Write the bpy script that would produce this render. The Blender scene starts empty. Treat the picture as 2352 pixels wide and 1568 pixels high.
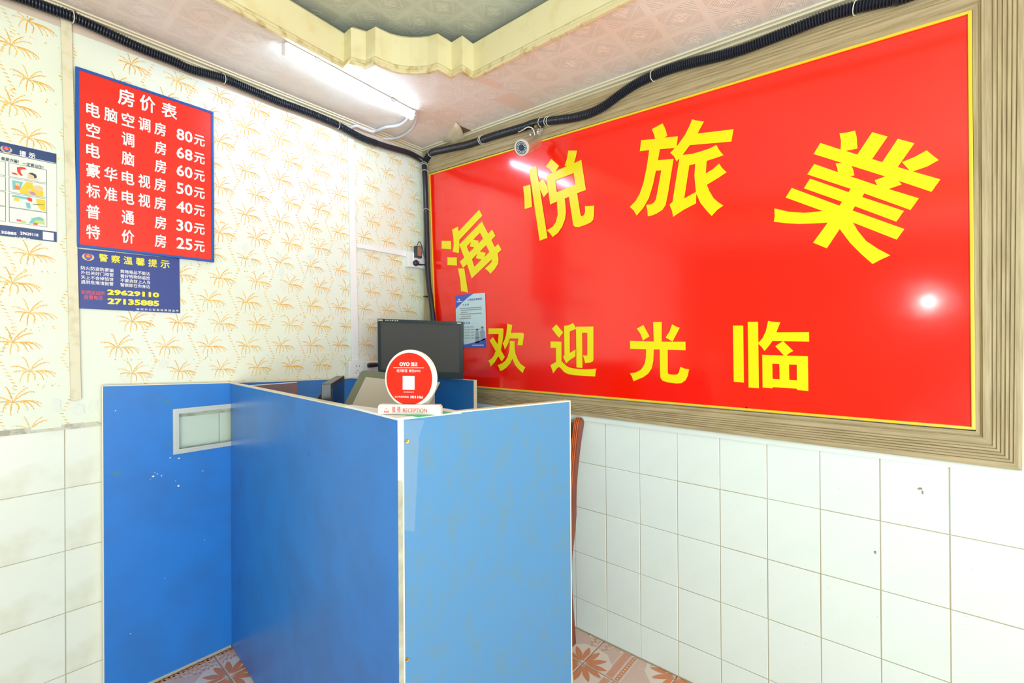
import bpy, bmesh, math, random
from mathutils import Vector, Matrix
random.seed(7)
SC = bpy.context.scene
COL = SC.collection
V = Vector
# ------------------------------------------------------------------ camera
CR = V((0.6516719, -0.75847443, -0.00634592)); CU = V((0.0027687, -0.00598768, 0.99997824)); CF = V((0.75849592, 0.65167529, 0.00180201))
CO = V((0, 0, 1.27)); FP = 1028.1
cam = bpy.data.cameras.new('camera'); camo = bpy.data.objects.new('camera', cam); COL.objects.link(camo)
cam.sensor_width = 36; cam.lens = FP / 2352 * 36; cam.clip_start = 0.02
camo.matrix_world = Matrix(((CR.x, CU.x, -CF.x, CO.x), (CR.y, CU.y, -CF.y, CO.y), (CR.z, CU.z, -CF.z, CO.z), (0, 0, 0, 1)))
SC.camera = camo
# ------------------------------------------------------------------ world, lights, exposure
w = bpy.data.worlds.new('daylight'); SC.world = w; w.use_nodes = True
w.node_tree.nodes['Background'].inputs[0].default_value = (0.84, 0.93, 1.0, 1)
w.node_tree.nodes['Background'].inputs[1].default_value = 1.0
def area(name, loc, target, sx, sy, power, col):
    l = bpy.data.lights.new(name, 'AREA'); l.shape = 'RECTANGLE'; l.size = sx; l.size_y = sy; l.energy = power; l.color = col
    o = bpy.data.objects.new(name, l); COL.objects.link(o); o.location = loc
    o.rotation_euler = (V(target) - V(loc)).to_track_quat('-Z', 'Y').to_euler(); return o
area('doorway_daylight', (-0.3, -2.5, 1.75), (0.9, 1.8, 1.2), 2.6, 1.7, 58, (0.86, 0.97, 0.96))
area('side_fill', (-2.1, -1.9, 1.35), (1.6, -.1, 1.2), 1.3, 1.8, 25, (0.88, 0.98, 0.97))  # unseen fill light added to brighten the right wall
area('upward_fill', (-0.7, -0.9, 0.7), (-0.1, 0.2, 2.4), 1.2, 1.2, 42, (0.88, 0.97, 0.97))  # unseen upward fill added to brighten the ceiling
fl = bpy.data.lights.new('camera_flash', 'POINT'); fl.energy = 3.0; fl.shadow_soft_size = 0.03; fl.color = (1, 1, 1)
flo = bpy.data.objects.new('camera_flash', fl); COL.objects.link(flo); flo.location = (-0.02, -0.13, 1.47)
SC.view_settings.view_transform = 'Standard'; SC.view_settings.look = 'None'; SC.view_settings.gamma = 1
SC.view_settings.use_curve_mapping = False; SC.view_settings.exposure = 0.20
SC.cycles.max_bounces = 8
# ------------------------------------------------------------------ pixel rays onto the real planes
XR, YL = 1.69, 2.14                      # right wall plane x = XR, left wall plane y = YL
SL = 0.058                               # the ceiling falls slightly towards the street
def zceil(y, a=2.41): return a - SL * (YL - y)
def ray(px, py): return CR * ((px - 1176) / FP) - CU * ((py - 784) / FP) + CF
def R_(px, py, off=0.0): g = ray(px, py); return CO + g * ((XR - off) / g.x)
def L_(px, py, off=0.0): g = ray(px, py); return CO + g * ((YL - off) / g.y)
def Z_(px, py, z): g = ray(px, py); return CO + g * ((z - 1.27) / g.z)
def D_(px, py, d): return CO + ray(px, py) * d
def C_(px, py, a=2.41): g = ray(px, py); return CO + g * ((a - SL * YL - 1.27) / (g.z - SL * g.y))
# ------------------------------------------------------------------ materials
def lin(c):
    c = c / 255.0
    return c / 12.92 if c <= 0.04045 else ((c + 0.055) / 1.055) ** 2.4
def rgb(t): return (lin(t[0]), lin(t[1]), lin(t[2]), 1)
class NT:
    def __init__(s, m): s.t = m.node_tree; s.n = s.t.nodes; s.l = s.t.links
    def new(s, k, **kw):
        n = s.n.new(k)
        for a, b in kw.items(): setattr(n, a, b)
        return n
    def m(s, op, a, b=None, c=None):
        n = s.new('ShaderNodeMath', operation=op)
        for i, v in enumerate((a, b, c)):
            if v is None: continue
            if isinstance(v, (int, float)): n.inputs[i].default_value = v
            else: s.l.new(v, n.inputs[i])
        return n.outputs[0]
    def band(s, x, lo, hi): return s.m('MULTIPLY', s.m('GREATER_THAN', x, lo), s.m('LESS_THAN', x, hi))
def mat(name, col, rough=0.5, metal=0.0, spec=0.5, noise=None, col2=None, bump=None, emit=None, stretch=None, coat=0.0):
    """noise=(scale, lo, hi) mixes col->col2 ; bump=(scale,strength,distance)"""
    m = bpy.data.materials.new(name); m.use_nodes = True; T = NT(m); p = T.n['Principled BSDF']
    p.inputs['Base Color'].default_value = rgb(col); p.inputs['Roughness'].default_value = rough
    p.inputs['Metallic'].default_value = metal; p.inputs['Specular IOR Level'].default_value = spec
    p.inputs['Coat Weight'].default_value = coat; p.inputs['Coat Roughness'].default_value = 0.08
    if noise or bump:
        tc = T.new('ShaderNodeTexCoord'); mp = T.new('ShaderNodeMapping'); T.l.new(tc.outputs['Object'], mp.inputs[0])
        if stretch: mp.inputs['Scale'].default_value = stretch
    if noise:
        nz = T.new('ShaderNodeTexNoise'); nz.inputs['Scale'].default_value = noise[0]; nz.inputs['Detail'].default_value = 6; T.l.new(mp.outputs[0], nz.inputs['Vector'])
        mr = T.new('ShaderNodeMapRange'); mr.inputs[1].default_value = noise[1]; mr.inputs[2].default_value = noise[2]; T.l.new(nz.outputs['Fac'], mr.inputs[0])
        mx = T.new('ShaderNodeMix', data_type='RGBA'); mx.inputs[6].default_value = rgb(col); mx.inputs[7].default_value = rgb(col2 or col)
        T.l.new(mr.outputs[0], mx.inputs[0]); T.l.new(mx.outputs[2], p.inputs['Base Color'])
    if bump:
        nb = T.new('ShaderNodeTexNoise'); nb.inputs['Scale'].default_value = bump[0]; nb.inputs['Detail'].default_value = 3; T.l.new(mp.outputs[0], nb.inputs['Vector'])
        bp = T.new('ShaderNodeBump'); bp.inputs['Strength'].default_value = bump[1]; bp.inputs['Distance'].default_value = bump[2]
        T.l.new(nb.outputs['Fac'], bp.inputs['Height']); T.l.new(bp.outputs[0], p.inputs['Normal'])
    if emit:
        p.inputs['Emission Color'].default_value = (emit[0], emit[1], emit[2], 1); p.inputs['Emission Strength'].default_value = emit[3]
    return m
def ceiling_mat(name, col, col2, ox, oy):
    m = mat(name, col, 0.55); T = NT(m); p = T.n['Principled BSDF']
    tc = T.new('ShaderNodeTexCoord'); sp = T.new('ShaderNodeSeparateXYZ'); T.l.new(tc.outputs['Object'], sp.inputs[0])
    P = 0.14
    u = T.m('FRACT', T.m('DIVIDE', T.m('ADD', sp.outputs[0], ox), P)); v = T.m('FRACT', T.m('DIVIDE', T.m('ADD', sp.outputs[1], oy), P))
    a = T.m('ABSOLUTE', T.m('SUBTRACT', u, 0.5)); b = T.m('ABSOLUTE', T.m('SUBTRACT', v, 0.5))
    e = T.m('SUBTRACT', 0.5, T.m('MAXIMUM', a, b)); d = T.m('ADD', a, b)
    rid = T.m('ADD', T.band(e, 0.012, 0.028), T.band(e, 0.045, 0.058))
    hat = T.m('MULTIPLY', T.m('ADD', T.m('MULTIPLY', T.m('SINE', T.m('MULTIPLY', d, 150.0)), 0.4), 0.4), T.m('MULTIPLY', T.m('GREATER_THAN', e, 0.075), T.m('GREATER_THAN', d, 0.44)))
    rim = T.band(d, 0.40, 0.425)
    chk = T.m('MULTIPLY', T.m('MULTIPLY', T.m('SINE', T.m('MULTIPLY', T.m('ADD', u, v), 110.0)), T.m('SINE', T.m('MULTIPLY', T.m('SUBTRACT', u, v), 110.0))), T.m('MULTIPLY', T.band(d, 0.22, 0.39), 0.6))
    vo = T.new('ShaderNodeTexVoronoi'); vo.inputs['Scale'].default_value = 90; T.l.new(tc.outputs['Object'], vo.inputs['Vector'])
    ros = T.m('MULTIPLY', vo.outputs['Distance'], T.m('LESS_THAN', d, 0.2))
    h = T.m('ADD', T.m('ADD', rid, hat), T.m('ADD', T.m('ADD', rim, chk), ros))
    bp = T.new('ShaderNodeBump'); bp.inputs['Strength'].default_value = 0.5; bp.inputs['Distance'].default_value = 0.0034
    T.l.new(h, bp.inputs['Height']); T.l.new(bp.outputs[0], p.inputs['Normal'])
    nz = T.new('ShaderNodeTexNoise'); nz.inputs['Scale'].default_value = 3.5; nz.inputs['Detail'].default_value = 2; T.l.new(tc.outputs['Object'], nz.inputs['Vector'])
    mr = T.new('ShaderNodeMapRange'); mr.inputs[1].default_value = 0.42; mr.inputs[2].default_value = 0.68; T.l.new(nz.outputs['Fac'], mr.inputs[0])
    mx = T.new('ShaderNodeMix', data_type='RGBA'); mx.inputs[6].default_value = rgb(col); mx.inputs[7].default_value = rgb(col2)
    T.l.new(mr.outputs[0], mx.inputs[0]); T.l.new(mx.outputs[2], p.inputs['Base Color'])
    return m
M = dict(
    paper=mat('wallpaper_cream', (228, 235, 224), 0.6, noise=(2.2, 0.4, 0.7), col2=(225, 231, 210), bump=(60, 0.08, 0.001)),
    plaster=mat('cream_plaster', (236, 234, 205), 0.7),
    gold_ink=mat('gold_ink', (232, 168, 34), 0.5), pale_ink=mat('pale_gold_ink', (238, 198, 98), 0.55),
    grout=mat('grey_grout', (176, 168, 140), 0.8), tile=mat('white_glazed_tile', (228, 240, 235), 0.2, noise=(5, 0.5, 0.8), col2=(222, 236, 229), bump=(7, 0.012, 0.003)),
    tile_dirty=mat('stained_glazed_tile', (228, 232, 218), 0.25, noise=(7, 0.52, 0.75), col2=(214, 214, 190), bump=(7, 0.012, 0.003)),
    ceil=ceiling_mat('embossed_pink_ceiling_paper', (240, 236, 228), (236, 224, 210), 0.012, -0.035),
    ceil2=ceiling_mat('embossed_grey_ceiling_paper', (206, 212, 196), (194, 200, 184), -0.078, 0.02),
    cream=mat('cream_paint', (232, 222, 176), 0.5, noise=(14, 0.5, 0.75), col2=(222, 208, 152), bump=(40, 0.15, 0.002)),
    cream_trim=mat('worn_cream_trim', (226, 212, 166), 0.5, noise=(30, 0.5, 0.7), col2=(190, 165, 105)),
    cornice=mat('cornice_white', (226, 218, 190), 0.5),
    wood=mat('fluted_tan_wood', (182, 165, 128), 0.55, noise=(6, 0.38, 0.66), col2=(156, 138, 102), stretch=(30, 1.2, 30), bump=(8, 0.25, 0.003)),
    wood_v=mat('fluted_tan_wood_upright', (184, 168, 130), 0.55, noise=(6, 0.38, 0.66), col2=(160, 142, 106), stretch=(30, 30, 1.2), bump=(8, 0.25, 0.003)),
    red=mat('glossy_red_film', (250, 24, 2), 0.15, spec=0.7, coat=0.35, noise=(3, 0.4, 0.7), col2=(250, 28, 3), bump=(5, 0.10, 0.01)),
    yellow=mat('yellow_vinyl', (242, 226, 4), 0.3), gold=mat('gold_plastic_edge', (232, 200, 50), 0.25, spec=0.7),
    blue=mat('blue_laminate', (38, 122, 206), 0.34, noise=(7, 0.4, 0.75), col2=(44, 112, 186), bump=(380, 0.06, 0.001)),
    blue_lit_worn=mat('scuffed_lit_blue_laminate', (76, 130, 174), 0.36, noise=(34, 0.48, 0.8), col2=(92, 128, 148), stretch=(1, 1, 0.5), bump=(300, 0.06, 0.001)),  # paler base has the front panel's light and sheen painted in, plus scuffs
    edge=mat('off_white_edge_band', (234, 228, 200), 0.4), chip=mat('bare_chipboard', (182, 136, 70), 0.8, noise=(60, 0.4, 0.6), col2=(228, 214, 180)),
    tape=mat('dirty_clear_tape', (150, 148, 128), 0.3, noise=(20, 0.4, 0.7), col2=(186, 188, 172)),
    alu=mat('dull_aluminium', (196, 198, 186), 0.35, metal=0.4), steel=mat('bright_steel', (190, 190, 186), 0.2, metal=0.9),
    white=mat('white_plastic', (236, 238, 240), 0.35), trunk=mat('aged_white_trunking', (222, 216, 186), 0.5, noise=(25, 0.5, 0.7), col2=(205, 198, 160)),
    black=mat('black_corrugated_plastic', (26, 32, 44), 0.28, spec=0.6), dark=mat('black_plastic', (34, 36, 40), 0.35),
    bezel=mat('dark_slate_plastic', (38, 54, 60), 0.3), screen=mat('blank_grey_screen', (84, 84, 84), 0.7, spec=0.1),
    glass_dark=mat('dark_glossy_screen', (46, 64, 96), 0.08), glass_tan_reflection=mat('touch_glass_painted_reflection', (178, 170, 156), 0.1, spec=0.7),  # touch glass base colour has its beige reflection painted in
    panel_white=mat('pale_warm_plastic', (212, 207, 200), 0.4), dred=mat('orange_red_print', (228, 62, 38), 0.25),
    p_red=mat('price_red', (228, 42, 26), 0.3, spec=0.4, coat=0.3), p_blue=mat('price_blue_edge', (20, 84, 170), 0.35), w_ink=mat('white_print', (246, 242, 240), 0.4),
    navy=mat('navy_print', (48, 66, 140), 0.4), navy2=mat('dark_navy_print', (44, 66, 118), 0.35), y_ink=mat('yellow_print', (238, 226, 66), 0.45), r_ink=mat('coral_print', (232, 84, 84), 0.45),
    k_ink=mat('dark_print', (60, 62, 72), 0.5), g_ink=mat('grey_print', (130, 136, 140), 0.5), poster=mat('pale_poster_paper', (226, 232, 222), 0.35), skyp=mat('pale_blue_poster', (200, 226, 234), 0.35), cobalt=mat('cobalt_print', (70, 96, 200), 0.35),
    tan=mat('tan_print', (226, 196, 150), 0.5), orange=mat('orange_print', (230, 120, 50), 0.5), ygold=mat('amber_print', (232, 200, 50), 0.5), teal=mat('teal_print', (120, 190, 190), 0.5), green_p=mat('soft_green_print', (190, 212, 120), 0.5), lilac=mat('lilac_print', (176, 140, 190), 0.5),
    chair=mat('varnished_red_brown_wood', (134, 66, 46), 0.3, noise=(9, 0.4, 0.7), col2=(112, 50, 34), stretch=(8, 8, 1)), chair_hi=mat('amber_varnish_moulding', (196, 88, 24), 0.2),
    floor=mat('pink_floor_tile', (222, 190, 180), 0.35, noise=(260, 0.45, 0.6), col2=(208, 172, 160)), f_or=mat('orange_floor_print', (214, 134, 92), 0.4), f_wh=mat('white_floor_print', (232, 212, 202), 0.4),
    green=mat('green_mat', (70, 208, 130), 0.5), papers=mat('white_papers', (238, 240, 236), 0.4), purple=mat('brown_purple_board', (120, 100, 108), 0.5, noise=(12, 0.4, 0.7), col2=(132, 100, 100)),
    tie=mat('white_zip_tie', (226, 226, 210), 0.4), brass=mat('brass_screw', (190, 165, 90), 0.3, metal=0.8), clear=mat('milky_flexible_conduit', (222, 222, 230), 0.3),
    silver=mat('champagne_metal', (206, 186, 160), 0.32, metal=0.55), lensk=mat('dark_lens', (40, 60, 76), 0.08), led=mat('ir_led_rings', (200, 214, 220), 0.15),
    hole=mat('dark_ceiling_void', (120, 96, 72), 0.9), flap=mat('peeled_paper_back', (222, 214, 186), 0.7), mortar=mat('rough_cement_edge', (206, 204, 184), 0.8, noise=(40, 0.45, 0.6), col2=(170, 168, 150)),
    tube=mat('lit_tube', (255, 255, 255), 0.4, emit=(0.56, 0.77, 1.0, 46.0)), street=mat('rear_wall_paint', (150, 146, 126), 0.7), desk=mat('desk_laminate', (226, 220, 204), 0.5),
)
gm = bpy.data.materials.new('window_glass'); gm.use_nodes = True; gp = gm.node_tree.nodes['Principled BSDF']
gp.inputs['Transmission Weight'].default_value = 1; gp.inputs['Roughness'].default_value = 0.02; gp.inputs['IOR'].default_value = 1.2; gp.inputs['Base Color'].default_value = (0.93, 0.98, 0.94, 1); M['glass'] = gm
tm = mat('clear_packing_tape', (200, 215, 225), 0.12); tm.node_tree.nodes['Principled BSDF'].inputs['Alpha'].default_value = 0.07; M['clear_tape'] = tm
# ------------------------------------------------------------------ mesh builder
class MB:
    def __init__(s): s.v = []; s.f = []
    def add(s, vs, fs):
        k = len(s.v); s.v += [V(p) for p in vs]; s.f += [tuple(i + k for i in f) for f in fs]; return s
    def box(s, lo, hi):
        x0, y0, z0 = lo; x1, y1, z1 = hi
        return s.add([(x0, y0, z0), (x1, y0, z0), (x1, y1, z0), (x0, y1, z0), (x0, y0, z1), (x1, y0, z1), (x1, y1, z1), (x0, y1, z1)],
                     [(0, 3, 2, 1), (4, 5, 6, 7), (0, 1, 5, 4), (1, 2, 6, 5), (2, 3, 7, 6), (3, 0, 4, 7)])
    def prism(s, pts, vec):
        pts = [V(p) for p in pts]; n = len(pts); vec = V(vec)
        nn = V((0, 0, 0))
        for i in range(n): nn += pts[i].cross(pts[(i + 1) % n])
        if nn.dot(vec) > 0: pts = pts[::-1]
        return s.add(pts + [p + vec for p in pts], [tuple(range(n)), tuple(reversed(range(n, 2 * n)))] + [(i + n, (i + 1) % n + n, (i + 1) % n, i) for i in range(n)])
    def poly(s, pts): return s.add(pts, [tuple(range(len(pts)))])
    def obox(s, c, ax, ay, az):
        c, ax, ay, az = V(c), V(ax), V(ay), V(az)
        b = c - ax / 2 - ay / 2
        return s.prism([b, b + ax, b + ax + ay, b + ay], az)
    def tube(s, path, rad, seg=10, cap=True):
        path = [V(p) for p in path]; n = len(path); rf = rad if callable(rad) else (lambda i: rad)
        up = None; rings = []
        for i, p in enumerate(path):
            t = (path[min(i + 1, n - 1)] - path[max(i - 1, 0)]).normalized()
            if up is None: up = V((0, 0, 1)) if abs(t.z) < 0.9 else V((1, 0, 0))
            a = (up - t * up.dot(t)).normalized(); b = t.cross(a); up = a
            rings.append([p + (a * math.cos(2 * math.pi * j / seg) + b * math.sin(2 * math.pi * j / seg)) * rf(i) for j in range(seg)])
        vs = [q for r in rings for q in r]; fs = []
        for i in range(n - 1):
            for j in range(seg): fs.append((i * seg + j, i * seg + (j + 1) % seg, (i + 1) * seg + (j + 1) % seg, (i + 1) * seg + j))
        if cap: fs += [tuple(reversed(range(seg))), tuple((n - 1) * seg + j for j in range(seg))]
        return s.add(vs, fs)
    def lathe(s, o, axis, prof, seg=32):
        o, axis = V(o), V(axis).normalized(); return s.tube_prof(o, axis, prof, seg)
    def tube_prof(s, o, t, prof, seg):
        a = t.orthogonal().normalized(); b = t.cross(a); vs = []; fs = []
        for (r, h) in prof: vs += [o + t * h + (a * math.cos(2 * math.pi * j / seg) + b * math.sin(2 * math.pi * j / seg)) * max(r, 1e-5) for j in range(seg)]
        for i in range(len(prof) - 1):
            for j in range(seg): fs.append((i * seg + j, i * seg + (j + 1) % seg, (i + 1) * seg + (j + 1) % seg, (i + 1) * seg + j))
        fs += [tuple(reversed(range(seg))), tuple((len(prof) - 1) * seg + j for j in range(seg))]
        return s.add(vs, fs)
    def build(s, name, m, parent=None, smooth=False, bevel=0, kind=None):
        off = parent_loc(parent) if parent else V((0, 0, 0))
        me = bpy.data.meshes.new(name); me.from_pydata([tuple(p - off) for p in s.v], [], s.f); me.validate()
        me.materials.append(M[m] if isinstance(m, str) else m)
        if smooth:
            for p in me.polygons: p.use_smooth = True
        o = bpy.data.objects.new(name, me); COL.objects.link(o)
        if parent: o.parent = parent
        if bevel:
            b = o.modifiers.new('bevel', 'BEVEL'); b.width = bevel; b.segments = 2; b.limit_method = 'ANGLE'
        if smooth: 
            try: me.set_sharp_from_angle(angle=math.radians(45))
            except Exception: pass
        if kind: o['kind'] = kind
        return o
def parent_loc(p):
    v = V((0, 0, 0))
    while p is not None: v += p.location; p = p.parent
    return v
def thing(name, label, cat, loc, group=None):
    o = bpy.data.objects.new(name, None); COL.objects.link(o); o.location = loc; o.empty_display_size = 0.05
    o['label'] = label; o['category'] = cat
    if group: o['group'] = group
    return o
def tag(o, label, cat, group=None):
    o['label'] = label; o['category'] = cat
    if group: o['group'] = group
    return o
def struct(o): o['kind'] = 'structure'; return o
def spline(pts, n):
    pts = [V(p) for p in pts]; out = []
    P = [pts[0] * 2 - pts[1]] + pts + [pts[-1] * 2 - pts[-2]]
    for i in range(1, len(P) - 2):
        for k in range(n):
            t = k / n; a, b, c, d = P[i - 1], P[i], P[i + 1], P[i + 2]
            out.append(0.5 * ((2 * b) + (c - a) * t + (2 * a - 5 * b + 4 * c - d) * t * t + (3 * b - a - 3 * c + d) * t ** 3))
    out.append(pts[-1]); return out
def resample(path, step):
    out = [path[0]]; acc = 0
    for a, b in zip(path, path[1:]):
        L = (b - a).length; d = step - acc
        while d <= L: out.append(a.lerp(b, d / L)); d += step
        acc = (acc + L) % step
    return out
# ------------------------------------------------------------------ text and flat shapes
_cache = {}
def glyphs(s, u=2):
    if s in _cache: return _cache[s]
    c = bpy.data.curves.new('t', 'FONT'); c.body = s; c.size = 1; c.resolution_u = u
    o = bpy.data.objects.new('t', c); COL.objects.link(o)
    bpy.context.view_layer.update(); dg = bpy.context.evaluated_depsgraph_get()
    me = bpy.data.meshes.new_from_object(o.evaluated_get(dg))
    vs = [(v.co.x, v.co.y) for v in me.vertices]; fs = [tuple(p.vertices) for p in me.polygons]
    bpy.data.objects.remove(o); bpy.data.curves.remove(c); bpy.data.meshes.remove(me)
    _cache[s] = (vs, fs); return _cache[s]
def text_fit(mb, s, org, ux, uy, nrm, bold=0.0, u=2):
    """ink box of s fills org..org+ux x org..org+uy (3D vectors); bold in em"""
    vs, fs = glyphs(s, u)
    if not vs: return
    x0 = min(v[0] for v in vs); x1 = max(v[0] for v in vs); y0 = min(v[1] for v in vs); y1 = max(v[1] for v in vs)
    offs = [(0, 0)] if not bold else [(bold * math.cos(k * math.pi / 4), bold * math.sin(k * math.pi / 4)) for k in range(8)] + [(0, 0)]
    x0 -= bold; x1 += bold; y0 -= bold; y1 += bold; nrm = V(nrm)
    for k, (ox, oy) in enumerate(offs):
        mb.add([V(org) + V(ux) * ((x + ox - x0) / (x1 - x0)) + V(uy) * ((y + oy - y0) / (y1 - y0)) + nrm * (0.00004 * k) for x, y in vs], fs)
def fill2d(loops):
    """list of closed 2D loops, even-odd -> (verts, faces)"""
    c = bpy.data.curves.new('s', 'CURVE'); c.dimensions = '2D'; c.fill_mode = 'BOTH'
    for lp in loops:
        sp = c.splines.new('POLY'); sp.points.add(len(lp) - 1); sp.use_cyclic_u = True
        for i, (x, y) in enumerate(lp): sp.points[i].co = (x, y, 0, 1)
    o = bpy.data.objects.new('s', c); COL.objects.link(o)
    bpy.context.view_layer.update(); dg = bpy.context.evaluated_depsgraph_get()
    me = bpy.data.meshes.new_from_object(o.evaluated_get(dg))
    r = ([(v.co.x, v.co.y) for v in me.vertices], [tuple(p.vertices) for p in me.polygons])
    bpy.data.objects.remove(o); bpy.data.curves.remove(c); bpy.data.meshes.remove(me); return r
NL = V((0, -1, 0)); NR = V((-1, 0, 0))
# ================================================================== STRUCTURE
XB, YF = -2.5, -2.7                       # rear wall and the open street side
wr = struct(MB().box((XR, YF, 0.93), (XR + 0.12, YL + 0.12, 2.66)).build('wall_right', 'plaster'))
MB().box((XR + 0.0012, YF, 0), (XR + 0.12, YL + 0.006, 0.932)).build('grout_bed', 'grout', wr)
wl = struct(MB().box((XB, YL, 0.985), (XR, YL + 0.12, 2.66)).build('wall_left', 'paper'))
MB().box((XB, YL + 0.0012, 0), (XR + 0.006, YL + 0.12, 0.987)).build('grout_bed', 'grout', wl)
struct(MB().box((XB - 0.12, YF, 0), (XB, YL + 0.12, 2.66)).build('wall_rear', 'street'))
def tile_mesh(name, wd, ht, kind, m):
    d, c = 0.006, 0.0014; a, b = wd / 2 - 0.0009, ht / 2 - 0.0009
    P = [(-a, -b, 0), (a, -b, 0), (a, b, 0), (-a, b, 0), (-a, -b, d - c), (a, -b, d - c), (a, b, d - c), (-a, b, d - c),
         (-a + c, -b + c, d), (a - c, -b + c, d), (a - c, b - c, d), (-a + c, b - c, d)]
    Fc = []
    for k in (0, 4): Fc += [(k + i, k + (i + 1) % 4, k + 4 + (i + 1) % 4, k + 4 + i) for i in range(4)]
    Fc.append((8, 9, 10, 11))
    if kind == 'R': P = [(-z, -x, y) for x, y, z in P]
    elif kind == 'L': P = [(x, -z, y) for x, y, z in P]
    me = bpy.data.meshes.new(name); me.from_pydata(P, [], Fc); me.materials.append(M[m]); return me
def put(name, me, loc, parent):
    o = bpy.data.objects.new(name, me); COL.objects.link(o); o.parent = parent; o.location = loc; return o
yb = [2.14, 1.995, 1.843, 1.692, 1.541, 1.3895, 1.2385, 1.0873, 0.935, 0.7835, 0.6328, 0.481, 0.332, 0.185, 0.0396, -0.106]
while yb[-1] > -2.4: yb.append(yb[-1] - 0.148)
zb = [0.004, 0.1372, 0.3399, 0.5395, 0.7414, 0.928]
for i in range(len(yb) - 1):
    for j in range(5):
        me = tile_mesh('tile', yb[i] - yb[i + 1], zb[j + 1] - zb[j], 'R', 'tile')
        o = put('tile', me, (XR + 0.006 + random.uniform(-.0004, .0003), (yb[i] + yb[i + 1]) / 2, (zb[j] + zb[j + 1]) / 2), wr)
        o.rotation_euler = (0, random.uniform(-.002, .002), random.uniform(-.003, .003))
xb = [0.162 + 0.152 * k for k in range(-16, 11)] + [1.69]; zl = [0.004, 0.155, 0.363, 0.5725, 0.7845, 0.987]
for i in range(len(xb) - 1):
    if xb[i + 1] - xb[i] < 0.01: continue
    for j in range(5):
        me = tile_mesh('tile', xb[i + 1] - xb[i], zl[j + 1] - zl[j], 'L', 'tile_dirty')
        o = put('tile', me, ((xb[i] + xb[i + 1]) / 2, YL + 0.006 + random.uniform(-.0004, .0003), (zl[j] + zl[j + 1]) / 2), wl)
        o.rotation_euler = (random.uniform(-.002, .002), 0, random.uniform(-.003, .003))
# rough cement line on top of the left tiles, painted ledge on top of the right ones
mb = MB(); xx = XB
while xx < XR - 0.02:
    x2 = min(xx + random.uniform(0.03, 0.08), XR); h = random.uniform(0.003, 0.014)
    mb.box((xx, YL - random.uniform(.001, .003), 0.984), (x2, YL + .001, 0.988 + h)); xx = x2
struct(mb.build('trim_1', 'mortar'))
struct(MB().prism([(XR + .001, YF, 0.926), (XR - .010, YF, 0.926), (XR - .012, YF, 0.936), (XR - .004, YF, 0.955), (XR + .001, YF, 0.955)], (0, YL - YF, 0)).build('trim_2', 'tile'))
# ---- floor
fl_ = struct(MB().box((XB, YF, -0.1), (XR + 0.1, YL + 0.1, -0.004)).build('floor', 'grout'))
fx = [1.52 + 0.31 * k for k in range(-12, 1)] + [XR + .004]; fy = [0.95 - 0.31 * k for k in range(11, -1, -1)] + [1.281, 1.612, 1.943, 2.146]
def floor_tile(x0, x1, y0, y1):
    g, h = 0.002, 0.0; P = [(x0 + g, y0 + g), (x1 - g, y0 + g), (x1 - g, y1 - g), (x0 + g, y1 - g)]
    c = V(((x0 + x1) / 2, (y0 + y1) / 2, 0)); me = bpy.data.meshes.new('tile'); k = 0.002
    vs = [(x, y, -.006) for x, y in P] + [(x, y, -.0012) for x, y in P] + [(x + (k if x < c.x else -k), y + (k if y < c.y else -k), 0) for x, y in P]
    vs = [(x - c.x, y - c.y, z) for x, y, z in vs]
    fs = [(8, 9, 10, 11)] + [(k2 + i, k2 + (i + 1) % 4, k2 + 4 + (i + 1) % 4, k2 + 4 + i) for k2 in (0, 4) for i in range(4)]
    me.from_pydata(vs, [], fs); me.materials.append(M['floor']); return put('tile', me, c, fl_)
leaf_o, white_o = MB(), MB(); Z1, Z2 = 0.0002, 0.0005
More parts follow.
